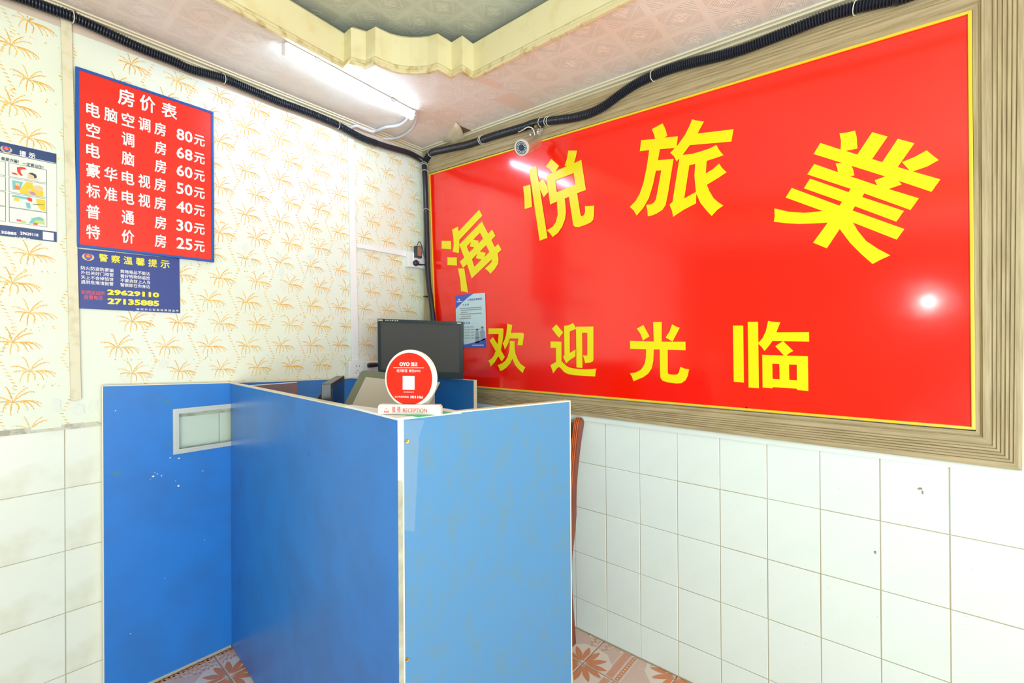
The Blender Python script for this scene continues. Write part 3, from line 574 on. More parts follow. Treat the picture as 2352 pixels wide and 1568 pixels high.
for s, pr, y in R0:
    zc = xl(214, y).z; hz = .0275; chars = s if ' ' not in s else None
    lst = list(zip(s, cxs)) if ' ' not in s else list(zip(s.split(' '), (214, 294, 368.5)))
    for ch, cx in lst:
        xc = xl(cx, y).x; hx = .0178
        text_fit(mb, ch, V((xc - hx, YL - TO, zc - hz * .93)), V((2 * hx, 0, 0)), V((0, 0, 1.86 * hz * .97)), NL, .020)
    x0, x1 = xl(405, y).x, xl(470, y).x
    text_fit(mb, pr[:2], V((x0, YL - TO, zc - .0215)), V(((x1 - x0) * .56, 0, 0)), V((0, 0, .045)), NL, .022)
    text_fit(mb, pr[2], V((x0 + (x1 - x0) * .61, YL - TO, zc - .023)), V(((x1 - x0) * .39, 0, 0)), V((0, 0, .043)), NL, .022)
mb.build('lettering', 'w_ink', pb, kind='stuff')
# navy police notice under it
pn = thing('notice', 'navy blue police safety notice with yellow phone numbers below the price board', 'notice', L_(300, 715, 0))
q = quadpts(L_, ((179, 571), (412, 594), (414, 719), (181, 708)), .004)
MB().prism([p for p in q], (0, .003, 0)).build('sheet', 'navy', pn); NO = .0044
mb = MB(); mw = MB(); mr_ = MB()
for k, ch in enumerate('警察温馨提示'):
    cx = 238 + k * 28.3; cy = 592 + k * 3.0; ltext(mb, ch, cx - 10.5, cx + 10.5, cy - 9, cy + 9, NO, cx, .022)
for s, px0, px1, y0, y1, m_ in (('29629110', 246, 366, 664, 676.5, mb), ('27135885', 246.5, 366, 684, 698, mb)): ltext(m_, s, px0, px1, y0, y1, NO, px0, .055)
for i, s in enumerate(('防火防盗防蒙骗', '外出关好门和窗', '天上不会掉馅饼', '遇到危难请报警')): ltext(mw, s, 186, 261, 610 + i * 10.8, 618.8 + i * 10.8, NO, None, .008)
for i, s in enumerate(('黄赌毒品不能沾', '看好钱物防盗抢', '不要贪财上人当', '警察即在你身边')): ltext(mw, s, 276.5, 345, 618.5 + i * 10.3, 627 + i * 10.3, NO, None, .008)
ltext(mw, '深 圳 市 公 安 局 松 岗 派 出 所', 313, 410, 707, 712.2, NO, None, .012)
ltext(mr_, '松岗派出所', 187, 241, 665.5, 675.5, NO, None, .008); ltext(mr_, '报警电话', 193, 236, 677, 687, NO, None, .008)
mb.build('lettering', 'y_ink', pn, kind='stuff'); mw.build('lettering', 'w_ink', pn, kind='stuff'); mr_.build('lettering', 'r_ink', pn, kind='stuff')
def disc(mb, c, ax, az, rx, rz, off, n=20, a0=0, a1=2 * math.pi):
    mb.poly([c + ax * (rx * math.cos(a0 + (a1 - a0) * k / n)) + az * (rz * math.sin(a0 + (a1 - a0) * k / n)) + off for k in range(n)])
def emblem(parent, c, s, nrm, ax):
    az = V((0, 0, 1))
    m1, m2, m3 = MB(), MB(), MB()
    disc(m1, c - az * .1 * s, ax, az, s, s * .82, nrm * .0002); 
    disc(m2, c + az * .05 * s, ax, az, s * .68, s * .74, nrm * .0005); disc(m3, c + az * .12 * s, ax, az, s * .47, s * .45, nrm * .0008)
    m4 = MB()
    for dx, dz, r in ((0, .34, .1), (-.2, .2, .06), (.2, .2, .06), (-.1, .3, .05), (.1, .3, .05)): disc(m4, c + ax * (dx * s) + az * (dz * s), ax, az, r * s, r * s, nrm * .0011, 8)
    m4.poly([c + ax * (x * s) + az * (z * s) + nrm * .0011 for x, z in ((-.28, -.1), (.28, -.1), (.2, .04), (-.2, .04))])
    m5 = MB()
    for k in range(5):
        for sg in (-1, 1):
            a = math.radians(200 + k * 20) if sg < 0 else math.radians(340 - k * 20)
            disc(m5, c + ax * (.82 * s * math.cos(a)) + az * (.62 * s * math.sin(a) - .1 * s), ax, az, .16 * s, .07 * s, nrm * .0006, 8)
    e = m1.build('emblem', 'tan', parent); m2.build('emblem_shield', 'cobalt', e); m3.build('emblem_disc', 'dred', e); m4.build('emblem_stars', 'ygold', e); m5.build('emblem_wheat', 'ygold', e)
emblem(pn, L_(202.5, 589, NO), .0155, NL, V((1, 0, 0)))
# cartoon notice at the picture's edge
cn = thing('notice', 'pale safety poster of comic panels with a navy header beside the trunking', 'notice', L_(70, 540, 0))
cT, cB = L_(128, 353, .004), L_(131.5, 556, .004); cx0, cx1, cz0, cz1 = -0.235, (cT.x + cB.x) / 2, cB.z, cT.z
MB().box((cx0, YL - .004, cz0), (cx1, YL - .001, cz1)).build('sheet', 'poster', cn)
def cb(mb, px0, px1, z0, z1, off=.0044):
    x0 = L_(px0, 450, off).x if px0 is not None else cx0; x1 = L_(px1, 450, off).x if px1 is not None else cx1
    mb.poly([(x0, YL - off, z0), (x1, YL - off, z0), (x1, YL - off, z1), (x0, YL - off, z1)])
H = cz1 - cz0
for za, zz in ((cz1 - H * .105, cz1), (cz1 - H * .118, cz1 - H * .112), (cz0, cz0 + H * .115)):
    mb = MB(); cb(mb, None, None, za, zz); mb.build('printed_band', 'navy2', cn)
mb = MB(); ltext(mb, '提', 46, 62, 345, 358.5, .0046, 46, .03); ltext(mb, '示', 67, 83, 350, 361.5, .0046, 67, .03)
ltext(mb, '27135885', -20, 39, 526.5, 533.5, .0046, 0, .05); ltext(mb, '29629110', 47, 89, 531.5, 538.5, .0046, 47, .05); ltext(mb, '公众微信', 34, 70, 542, 547.5, .0046, 30, .02)
cb(mb, 98, 123, cz0 + H * .012, cz0 + H * .10, .0046); mb.build('lettering', 'w_ink', cn, kind='stuff')
mb = MB(); ltext(mb, '都是诈骗！', 4, 45, 359.5, 367.5, .0046, 4, .02); ltext(mb, '一定要记住！', 53, 101, 371, 379.5, .0046, 53, .02); mb.build('lettering', 'k_ink', cn, kind='stuff')
emblem(cn, L_(14.5, 342, .0044), .0125, NL, V((1, 0, 0)))
mb = MB(); zr = [cz0 + H * k for k in (.155, .315, .318, .470, .480, .635, .645, .795)]
for k in range(4):
    for a, b in ((20.5, 108), (None, 13)):
        x0 = L_(a, 450, .0046).x if a else -0.11; x1 = L_(b, 450, .0046).x; z0, z1 = zr[2 * k], zr[2 * k + 1]; t = .0009; y = YL - .0046
        for p, r in (((x0, z0), (x1, z0 + t)), ((x0, z1 - t), (x1, z1)), ((x0, z0), (x0 + t, z1)), ((x1 - t, z0), (x1, z1))): mb.poly([(p[0], y, p[1]), (r[0], y, p[1]), (r[0], y, r[1]), (p[0], y, r[1])])
mb.build('comic_frames', 'k_ink', cn, kind='stuff')
def art(m, k, items):
    mb = MB(); x0, x1 = L_(20.5, 450, .0048).x, L_(108, 450, .0048).x; z0, z1 = zr[6 - 2 * k], zr[7 - 2 * k]
    for it in items: mb.poly([V((x0 + (x1 - x0) * u, YL - .0048 - it[0] * .0002, z1 + (z0 - z1) * v)) for u, v in it[1]])
    mb.build('comic_art', m, cn, kind='stuff')
def el(u, v, ru, rv, n=12): return [(u + ru * math.cos(2 * math.pi * k / n), v + rv * math.sin(2 * math.pi * k / n)) for k in range(n)]
art('dred', 0, [(0, [(.2, .25), (.3, .15), (.42, .15), (.46, .25), (.3, .35), (.3, .55), (.36, .75), (.3, .8), (.22, .6)]), (0, [(.05, .68), (.18, .66), (.24, .8), (.1, .78)])])
art('tan', 0, [(1, el(.55, .62, .07, .12)), (1, [(.45, .8), (.6, .7), (.8, .85), (.5, .9)])]); art('k_ink', 0, [(2, [(.5, .5), (.6, .42), (.7, .5), (.73, .7), (.66, .8), (.64, .62), (.55, .55)])])
art('ygold', 1, [(0, [(.45, .08), (.62, .1), (.62, .3), (.9, .6), (.9, .95), (.3, .95), (.26, .8)])]); art('teal', 1, [(0, [(.08, .15), (.36, .15), (.28, .75), (.1, .8)])])
art('orange', 1, [(2, [(.14, .5), (.24, .45), (.28, .7), (.16, .75)])]); art('tan', 1, [(3, el(.22, .38, .06, .12)), (3, el(.53, .65, .06, .1)), (2, el(.76, .4, .14, .2))]); art('lilac', 1, [(3, [(.52, .75), (.64, .72), (.72, .92), (.56, .92)])])
art('teal', 2, [(0, [(.08, .1), (.6, .12), (.6, .3), (.08, .25)]), (1, [(.42, .5), (.54, .5), (.56, .9), (.46, .9)])]); art('ygold', 2, [(1, [(.12, .3), (.26, .3), (.26, .5), (.12, .48)]), (1, [(.7, .1), (.95, .12), (.95, .95), (.82, .85), (.72, .5)])]); art('dred', 2, [(2, [(.46, .12), (.58, .12), (.6, .4), (.5, .35)])])
art('k_ink', 2, [(3, [(.62, .52), (.92, .46), (.92, .5), (.62, .56)])])
art('teal', 3, [(1, [(.5, .9), (.62, .5), (.78, .35), (.9, .45), (.9, .6), (.7, .6), (.6, .9)])]); art('green_p', 3, [(0, [(.56, .5), (.9, .5), (.95, .85), (.6, .85)]), (1, el(.35, .85, .1, .08))]); art('r_ink', 3, [(2, [(.18, .75), (.3, .72), (.32, .85), (.2, .86)]), (2, [(.64, .82), (.74, .8), (.74, .95), (.62, .95)])])
# ================================================================== WALL FITTINGS
def slab_on(fn, c4, off, name, m, parent=None, nrm=None, bevel=.001):
    q = [fn(x, y, off) for x, y in c4]; n = NL if fn is L_ else NR
    return MB().prism(q, -n * (off - .0012)).build(name, m, parent, bevel=bevel)
tk = slab_on(L_, ((139.5, 38), (164.5, 46), (187, 917), (163, 921)), .014, 'cable_trunking', 'trunk'); tag(tk, 'wide yellowed cable trunking running down the wallpaper beside the price board', 'trunking')
cv = slab_on(L_, ((800, 316), (812.5, 320), (824.5, 828), (809, 828)), .012, 'cable_trunking', 'white'); tag(cv, 'narrow upright white trunking from the hose down to the double socket', 'trunking')
ch = slab_on(L_, ((819, 558), (936, 576), (936, 589), (819, 568)), .011, 'cable_trunking', 'white'); tag(ch, 'short level white trunking running to the socket in the corner', 'trunking')
# double socket above the counter
ds = thing('double_socket', 'white double wall socket on a surface box, black plug in it', 'socket', L_(830, 872, 0))
def sockets(root, c4, off, holes):
    slab_on(L_, c4, off, 'back_box', 'white', root, bevel=.002)
sockets(ds, ((801, 828.5), (872, 828.5), (872, 873), (801, 868.5)), .032, None)
def faceplate(root, px0, px1, py0, py1, off, holes=True):
    a, b = L_(px0, py0, off), L_(px1, py1, off); x0, x1 = a.x, b.x; z1 = a.z; z0 = L_(px0, py1, off).z
    f_ = MB().box((x0, YL - off - .005, z0), (x1, YL - off + .001, z1)).build('faceplate', 'white', root, bevel=.002)
    mb = MB(); cx, cz, s = (x0 + x1) / 2, (z0 + z1) / 2, (x1 - x0)
    y = YL - off - .0052
    for dx, dz, ang in ((-.12, -.22, .5), (.12, -.22, -.5), (0, -.08, 1.57), (-.1, .18, 0), (.1, .18, 0)):
        ca, sa = math.cos(ang + 1.57), math.sin(ang + 1.57); c = V((cx + dx * s, y, cz + dz * s))
        a1 = V((ca, 0, sa)) * s * .055; b1 = V((-sa, 0, ca)) * s * .014
        mb.poly([c - a1 - b1, c + a1 - b1, c + a1 + b1, c - a1 + b1])
    h = mb.build('socket_holes', 'k_ink', f_); h['kind'] = 'stuff'
    return f_
faceplate(ds, 803, 838, 829.5, 867, .032); faceplate(ds, 839.5, 870, 830.5, 868, .032)
pg_ = thing('power_plug', 'chunky black power plug pushed into the double socket', 'plug', L_(855, 840, .04))
a, b = L_(844, 839.5, .052), L_(872, 837, .066)
MB().lathe(a, b - a, [(.006, 0), (.0105, .002), (.0115, .02), (.0105, (b - a).length * .8), (.006, (b - a).length)], 14).build('plug_body', 'dark', pg_, smooth=True)
MB().obox((a + b) / 2 + V((0, .014, 0)), (.03, 0, 0), (0, .02, 0), (0, 0, .012)).build('plug_base', 'dark', pg_)
# corner socket with adapter and plug
us = thing('wall_socket', 'white socket box in the corner beside the black upright hose', 'socket', L_(955, 610, 0))
slab_on(L_, ((938, 576), (977, 580), (977, 617), (938, 612)), .035, 'back_box', 'white', us, bevel=.002)
faceplate(us, 949, 976, 581, 613, .035)
ad = thing('power_adapter', 'small black power adapter with a pale label plugged in the corner socket', 'adapter', L_(958, 592, .05))
q = [L_(957, 563.5, .062), L_(970, 566.5, .062), L_(969.5, 593, .062), L_(956.5, 590, .062)]
MB().prism(q, (0, .026, 0)).build('adapter_body', 'bezel', ad, bevel=.002)
g = lambda u, v: q[0].lerp(q[1], u).lerp(q[3].lerp(q[2], u), v) + NL * .0004
MB().poly([g(.12, .06), g(.92, .06), g(.92, .9), g(.12, .9)]).build('label_sticker', mat('brown_label', (96, 62, 52), .5), ad)
mb = MB(); rr = random.Random(2)
for r in range(9):
    u = .18
    while u < .84: l = rr.uniform(.06, .16); mb.poly([g(u, .1 + r * .085) + NL * .0003, g(min(u + l, .88), .1 + r * .085) + NL * .0003, g(min(u + l, .88), .15 + r * .085) + NL * .0003, g(u, .15 + r * .085) + NL * .0003]); u += l + .05
mb.build('label_print', mat('pale_orange_print', (214, 160, 130), .5), ad, kind='stuff')
MB().tube(spline([L_(959, 563, .05), L_(961, 556, .052), L_(965, 556, .05), L_(969, 566, .045), L_(972, 580, .042), L_(974, 590, .040)], 5), .0022, 6).build('cord', 'dark', ad, smooth=True)
rp = thing('power_plug', 'round black plug and cord under the adapter, beside the upright hose', 'plug', L_(955, 606, .05))
c = L_(954, 604.5, .042); MB().lathe(c, V((-.25, -1, .05)), [(.0155, 0), (.017, .004), (.0165, .014), (.010, .020), (.002, .021)], 20).build('plug_body', 'dark', rp, smooth=True)
MB().tube(spline([L_(957, 605, .052), L_(963, 607, .056), L_(969, 608, .052), L_(975, 607.5, .045), L_(978, 608, .04)], 6), lambda i: .0065 - .0002 * i, 8).build('cord', 'dark', rp, smooth=True)
# ---- corrugated hoses
def hose(name, label, path, rad, corr_to, ties):
    P = resample(spline(path, 14), .0026); n = len(P); t = thing(name, label, 'hose', P[n // 2])
    cut = int(n * corr_to)
    MB().tube(P, lambda i: rad * (1 + (.11 * (1 if (i % 3) else -1) if i < cut else (.012 if i % 3 else -.008))), 12).build('hose_body', 'black', t, smooth=True)
    for px, py in ties:
        best = min(range(n), key=lambda i: (proj(P[i])[0] - px) ** 2 + (proj(P[i])[1] - py) ** 2)
        d = (P[min(best + 2, n - 1)] - P[max(best - 2, 0)]).normalized(); mb = MB(); c = P[best]; a = d.orthogonal().normalized(); b = d.cross(a)
        d2 = (d + a * .25).normalized(); a2 = (a - d2 * a.dot(d2)).normalized(); b2 = d2.cross(a2); R = rad * 1.2
        mb.tube([c + a2 * R * math.cos(x) + b2 * R * math.sin(x) for x in [2 * math.pi * k / 20 for k in range(21)]], .0014, 6, cap=False).build('cable_tie', 'tie', t, smooth=True)
    return t
def proj(p):
    q = V(p) - CO; d = q.dot(CF); return 1176 + FP * q.dot(CR) / d, 784 - FP * q.dot(CU) / d
LH = [L_(x, y, .032) for x, y in ((-60, -40), (50, -4), (120, 22), (165, 38), (260, 82), (330, 114), (400, 142), (440, 160), (512, 180), (560, 200), (641, 234), (712, 260), (775, 287), (832, 317), (886, 336), (935, 350), (958, 361))]
LH += [V((1.652, 2.098, LH[-1].z - .014))]
h1 = hose('corrugated_hose', 'black corrugated hose along the top of the wallpapered wall', LH, .0160, .82, ((165, 40), (512, 180), (775, 288)))
RH = [V((1.662, 2.10, R_(982, 362, .032).z - .022))] + [R_(x, y, .034) for x, y in ((990, 352), (1022, 343.5), (1077, 331), (1131, 313), (1200, 293), (1233, 282), (1323, 269), (1377, 250), (1430, 213), (1472, 187), (1552, 154), (1685, 120), (1792, 80), (1898, 38), (1972, 15), (2047, -2), (2100, -16))]
RH = [V((p.x, p.y, min(p.z, zceil(p.y) - .036))) for p in RH] + [V((RH[-1].x, RH[-1].y - k * .25, zceil(RH[-1].y - k * .25) - .04)) for k in (1, 2, 3)]
h2 = hose('corrugated_hose', 'black corrugated hose sagging along the top of the banner frame', RH, .0165, 1.0, ((990, 352), (1105, 322), (1109, 321), (1243, 281), (1257, 279), (1262, 278), (1503, 178), (1965, 18)))
VH = [V((1.655, 2.095, R_(974, 366, .034).z))] + [R_(x, y, .036) for x, y in ((974.5, 385), (977, 425), (979, 483), (980.5, 553), (981.5, 607), (985, 655), (990, 690), (995, 735), (1001, 790), (1006, 850), (1008, 900))]
h3 = hose('taped_hose', 'black taped cable bundle hanging upright in the room corner', VH, .0150, .0, ((975, 377), (975.5, 381), (978, 394), (979, 483)))
MB().obox(R_(978, 682, .03), (0, .02, 0), (.02, 0, 0), (0, 0, .006)).build('wall_clip', 'dark', h3)
# nails and red wire ends on the cornice
nl = MB()
for x, y in ((1111, 312), (1243, 264), (1503, 170), (172, 28), (508, 168), (651, 228), (777, 282)):
    p = C_(x, y, 2.40); nl.lathe(p, V((.3, .3, 1)), [(.002, -.006), (.0028, 0), (.0015, .012)], 8)
nl.build('nail_heads', mat('rusty_red', (170, 70, 50), .5), h2, kind='stuff')
# ---- fluorescent batten
A, B = C_(657, 100, 2.40), C_(950, 256, 2.40); ax = (B - A); n_ = V((-ax.y, ax.x, 0)).normalized(); n_ = -n_ if n_.y < 0 else n_
lp = thing('fluorescent_lamp', 'lit white fluorescent batten on the ceiling by the cream moulding', 'lamp', (A + B) / 2)
up = V((0, 0, 1)); c0 = A + n_ * .013
MB().prism([A + n_ * y - up * z for y, z in ((0, -.008), (.026, -.008), (.026, .014), (.022, .018), (.004, .018), (0, .014))], ax).build('housing', 'white', lp, bevel=.001)
MB().prism([A + ax * .012 + n_ * (.013 + .0125 * math.cos(t)) - up * (.0185 + .0155 * math.sin(t)) for t in [math.pi * k / 10 for k in range(11)]], ax * .976).build('diffuser', 'tube', lp)
for p in (A - ax * .006, B - ax * .004): MB().prism([p + n_ * y - up * z for y, z in ((-.001, -.004), (.027, -.004), (.027, .030), (.02, .037), (.006, .037), (-.001, .030))], ax * .012).build('end_cap', 'white', lp, bevel=.001)
for t in (.2, .8): MB().obox(A + ax * t + n_ * -.002 - up * .002, ax.normalized() * .018, n_ * .006, up * .012).build('mounting_clip', 'steel', lp)
f1 = MB().tube(spline([C_(x, y, h) for x, y, h in ((941, 259, 2.385), (933, 277, 2.39), (914, 288, 2.395), (886, 292, 2.398), (859, 302, 2.398), (838, 297, 2.396), (819, 289, 2.394), (806, 294, 2.385), (803, 304, 2.37))], 8), .0078, 10).build('flexible_conduit', 'clear', None, smooth=True)
tag(f1, 'upper milky flexible conduit curling from the lamp end to the cornice', 'conduit')
f2_ = MB().tube(spline([C_(x, y, h) for x, y, h in ((951, 256, 2.385), (957, 272, 2.39), (947, 294, 2.395), (927, 310, 2.398), (900, 318, 2.398), (859, 315, 2.396), (829, 306, 2.392), (812, 299, 2.385))], 8), .0068, 10).build('flexible_conduit', 'clear', None, smooth=True)
tag(f2_, 'lower milky flexible conduit hanging in the longer loop below the first', 'conduit')
# ---- security camera
sc_ = thing('security_camera', 'champagne bullet camera over the top edge of the banner', 'camera', R_(1243, 300, 0))
a = D_(1198, 339, 1.93); b = D_(1231, 323, 2.035); d = (b - a); Lc = d.length; d.normalize()
MB().lathe(a, d, [(.0315, 0), (.0315, Lc * .6), (.0305, Lc * .62), (.0305, Lc), (.022, Lc + .008)], 36).build('camera_body', 'silver', sc_, smooth=True)
fr = MB().lathe(a - d * .004, d, [(.0265, .004), (.0268, 0), (.0325, 0), (.0335, .003), (.0335, .012)], 40).build('front_ring', 'panel_white', sc_, smooth=True)
MB().lathe(a - d * .0015, d, [(.0262, .0), (.0262, .003)], 36).build('lens_window', 'lensk', fr, smooth=True)
mb = MB(); o1 = d.orthogonal().normalized(); o2 = d.cross(o1)
for r, n in ((.0215, 22), (.0155, 14)):
    for k in range(n): t = 2 * math.pi * k / n; mb.lathe(a - d * .0018 + o1 * r * math.cos(t) + o2 * r * math.sin(t), -d, [(.0024, 0), (.002, .001), (.0008, .0015)], 8)
mb.build('led_ring', 'led', sc_, kind='stuff')
MB().lathe(a - d * .003, -d, [(.009, 0), (.0085, .0015), (.004, .002)], 20).build('lens', 'glass_dark', sc_, smooth=True)
m0 = R_(1240, 300, .0215); MB().lathe(m0, NR, [(.024, 0), (.024, .004), (.016, .008), (.010, .012), (.002, .012)], 24).build('mounting_plate', 'steel', sc_, smooth=True)
mid = (a + b) / 2 + d * .02; MB().tube(spline([m0 + NR * .010, m0 + NR * .028 + V((0, 0, .004)), mid + V((0, 0, .045)), mid + V((0, 0, .028))], 6), .006, 10).build('bracket_arm', 'steel', sc_, smooth=True)
MB().lathe(m0 + NR * .03 + V((0, -.008, .004)), (0, 1, 0), [(.008, 0), (.011, .002), (.011, .010), (.008, .013)], 12).build('thumb_screw', 'brass', sc_, smooth=True)
MB().tube(spline([D_(1228, 326, 1.99) + V((0, 0, .03)), D_(1227, 304, 1.99), D_(1222, 294, 1.99), D_(1212, 292, 2.0), D_(1200, 299, 2.04), D_(1191, 303, 2.1)], 6), .0024, 8).build('camera_cable', 'tie', sc_, smooth=True)
# ================================================================== RECEPTION COUNTER
ZT = 1.105
K0 = V((0.652, 2.112, 0)); K1 = Z_(914, 961, ZT); K1.z = 0; K2 = Z_(1308, 922, ZT); K2.z = 0
rc = thing('reception_counter', 'L-shaped blue laminate reception counter with off-white edges, standing in the corner', 'counter', (0.8, 1.5, 0))
YP = 2.115; zL, zJ = L_(238, 887, YL - YP).z, L_(620, 876.8, YL - YP).z
X0 = L_(238, 1200, YL - YP).x; th = .018
def window_panel():
    x0, x1, wx0, wx1, wz0, wz1, zb0 = X0, .80, .470, .757, .862, 1.003, .016
    xs = [x0, wx0, wx1, x1]; top = lambda x: zL + (zJ - zL) * (x - x0) / (x1 - x0)
    vs = []; fs = []
    for y in (YP, YP + th):
        for x in xs:
            for z in (zb0, wz0, wz1, top(x)): vs.append((x, y, z))
    def id_(s, i, j): return s * 16 + i * 4 + j
    for i in range(3):
        for j in range(3):
            if i == 1 and j == 1: continue
            fs.append((id_(0, i, j), id_(0, i + 1, j), id_(0, i + 1, j + 1), id_(0, i, j + 1))); fs.append((id_(1, i, j), id_(1, i, j + 1), id_(1, i + 1, j + 1), id_(1, i + 1, j)))
    for i in range(3): fs += [(id_(0, i, 3), id_(0, i + 1, 3), id_(1, i + 1, 3), id_(1, i, 3)), (id_(0, i, 0), id_(1, i, 0), id_(1, i + 1, 0), id_(0, i + 1, 0))]
    for j in range(3): fs += [(id_(0, 0, j), id_(0, 0, j + 1), id_(1, 0, j + 1), id_(1, 0, j)), (id_(0, 3, j), id_(1, 3, j), id_(1, 3, j + 1), id_(0, 3, j + 1))]
    fs += [(id_(0, 1, 1), id_(0, 1, 2), id_(1, 1, 2), id_(1, 1, 1)), (id_(0, 2, 1), id_(1, 2, 1), id_(1, 2, 2), id_(0, 2, 2)), (id_(0, 1, 1), id_(1, 1, 1), id_(1, 2, 1), id_(0, 2, 1)), (id_(0, 1, 2), id_(0, 2, 2), id_(1, 2, 2), id_(1, 1, 2))]
    return MB().add(vs, fs).build('side_panel', 'blue', rc)
wpn = window_panel()
# aluminium window frame in the side panel, mitred, with a pane
def mitre(o4, i4, y0, y1, name, m, parent):
    for k in range(4):
        a, b = o4[k], o4[(k + 1) % 4]; c, d = i4[(k + 1) % 4], i4[k]
        mb = MB(); P = [(a[0], a[1]), (b[0], b[1]), (c[0], c[1]), (d[0], d[1])]; mb.prism([(x, y0, z) for x, z in P], (0, y1 - y0, 0))
        e = [(P[0][0] + (P[3][0] - P[0][0]) * .35, P[0][1] + (P[3][1] - P[0][1]) * .35), (P[1][0] + (P[2][0] - P[1][0]) * .35, P[1][1] + (P[2][1] - P[1][1]) * .35),
             (P[1][0] + (P[2][0] - P[1][0]) * .6, P[1][1] + (P[2][1] - P[1][1]) * .6), (P[0][0] + (P[3][0] - P[0][0]) * .6, P[0][1] + (P[3][1] - P[0][1]) * .6)]
        mb.prism([(x, y0 - .002, z) for x, z in e], (0, .002, 0)); mb.build(name, m, parent)
wo = [(.455, .846), (.772, .846), (.772, 1.021), (.455, 1.021)]; wi = [(.474, .864), (.755, .864), (.755, 1.002), (.474, 1.002)]
mitre(wo, wi, YP - .004, YP + .004, 'window_frame', 'alu', wpn)
MB().box((.471, YP + .006, .861), (.758, YP + .009, 1.005)).build('window_pane', 'glass', wpn)
MB().prism([(X0, YP - .001, zL), (.80, YP - .001, zJ), (.80, YP - .001, zJ + .003), (X0, YP - .001, zL + .003)], (0, th + .002, 0)).build('edge_trim', 'edge', rc)
MB().box((X0 - .003, YP - .001, .014), (X0, YP + th + .001, zL + .003)).build('edge_trim', 'edge', rc); MB().box((X0, YP - .0015, .006), (.65, YP + th, .016)).build('edge_trim', 'alu', rc)
# flecks of chipped paint on the side panel
mb = MB(); rr = random.Random(8)
for px, py, s in ((391, 1051, 3), (411, 1052, 3.5), (352, 1093, 4), (362, 1088, 2), (371, 1092, 2), (410, 1115, 4), (403, 1104, 1.5), (356, 1085, 1.5), (466, 1081, 2), (379, 1327, 1.5), (265, 943, 2), (300, 1455, 1.5), (470, 1240, 1.2), (345, 1100, 1)):
    c = L_(px, py, YL - YP + .0006); k = rr.randint(5, 7); mb.poly([c + V((rr.uniform(.6, 1.2) * s * .0013 * math.cos(2 * math.pi * i / k), 0, rr.uniform(.4, 1) * s * .0013 * math.sin(2 * math.pi * i / k))) for i in range(k)])
mb.build('paint_chips', 'edge', rc, kind='stuff')
mb = MB()   # teal scrape marks beside the little window
for a_ in (((330, 904), (350, 906), (372, 916), (352, 909)), ((352, 919), (372, 915), (386, 920), (399, 936), (390, 932), (372, 919)), ((378, 1017), (388, 1014), (396, 1026), (388, 1020)), ((256, 1085), (276, 1080), (280, 1090), (262, 1092)), ((1000, 1, ),)):
    if len(a_) > 2: mb.poly([L_(x, y, YL - YP + .0005) for x, y in a_])
mb.build('scrape_mark', mat('teal_scrape', (56, 128, 168), .5), rc, kind='stuff')
def panel(a, b, z0, z1a, z1b, side, name, m, trim=True, thick=.018):
    a, b = V((a.x, a.y, 0)), V((b.x, b.y, 0)); n = V((-(b - a).y, (b - a).x, 0)).normalized() * side * thick
    o = MB().prism([a + V((0, 0, z0)), b + V((0, 0, z0)), b + V((0, 0, z1b)), a + V((0, 0, z1a))], n).build(name, m, rc)
    if trim:
        e = n.normalized() * .0012; MB().prism([a - e + V((0, 0, z1a)), b - e + V((0, 0, z1b)), b - e + V((0, 0, z1b + .003)), a - e + V((0, 0, z1a + .003))], n + 2 * e).build('edge_trim', 'edge', rc)
    return n
xr = 1.572
panel(V((.80, YP, 0)), V((xr, YP, 0)), .01, zJ, L_(790, 871, YL - YP).z - .008, 1, 'back_panel', 'blue')
YE = Z_(1088, 874, 1.085); YE = V((xr, CO.y + ray(1088, 874).y * xr / ray(1088, 874).x, 0)); zE = (CO + ray(1088, 874) * (xr / ray(1088, 874).x)).z
panel(YE, V((xr, YP, 0)), .01, zE, L_(790, 871, YL - YP).z - .008, -1, 'return_panel', 'blue')
MB().box((xr - .001, YE.y - .003, .01), (xr + .019, YE.y, zE + .003)).build('edge_trim', 'edge', rc)
nl_ = panel(K0, K1 + (K0 - K1).normalized() * 0.0, .01, ZT, ZT, 1, 'long_panel', 'blue')
nf = panel(K1 + (K2 - K1).normalized() * .011, K2, .01, ZT, ZT, 1, 'front_panel', 'blue_lit_worn')
# bare corner strip between the two panels: taped on top, chipboard below
tdir = (K2 - K1).normalized(); nn = V((-tdir.y, tdir.x, 0))
def cpx(s, z): return V((K1.x, K1.y, z)) + tdir * s
for z0, z1, m_, e in ((.01, .36, 'chip', 0), (.36, .40, 'edge', .0006), (.40, .97, 'tape', 0), (.97, ZT + .003, 'edge', .0004)):
    MB().prism([cpx(-.0005, z0) - nn * e, cpx(.0105, z0) - nn * e, cpx(.0105, z1) - nn * e, cpx(-.0005, z1) - nn * e], nn * .016).build('corner_strip', m_, rc)
MB().prism([cpx(.0095, .01) - nn * .0012, cpx(.0125, .01) - nn * .0012, cpx(.0125, ZT) - nn * .0012, cpx(.0095, ZT) - nn * .0012], nn * .003).build('edge_trim', 'edge', rc)
MB().prism([V((K2.x, K2.y, .01)) - nn * .001, V((K2.x, K2.y, .01)) + tdir * .003 - nn * .001, V((K2.x, K2.y, ZT + .003)) + tdir * .003 - nn * .001, V((K2.x, K2.y, ZT + .003)) - nn * .001], nn * .02).build('edge_trim', 'edge', rc)
for px, py in ((934, 1013), (934, 1514)):
    g = ray(px, py); t = (K1 - CO).dot(nn) / g.dot(nn); c = CO + g * t
    s_ = MB().lathe(c - nn * .0018, nn, [(.0015, .0006), (.0045, 0), (.005, .001), (.005, .003)], 16).build('screw', 'brass', rc, smooth=True)
    MB().obox(c - nn * .0020, tdir * .005, V((0, 0, .001)), nn * .0006).build('screw_slot', 'k_ink', s_)
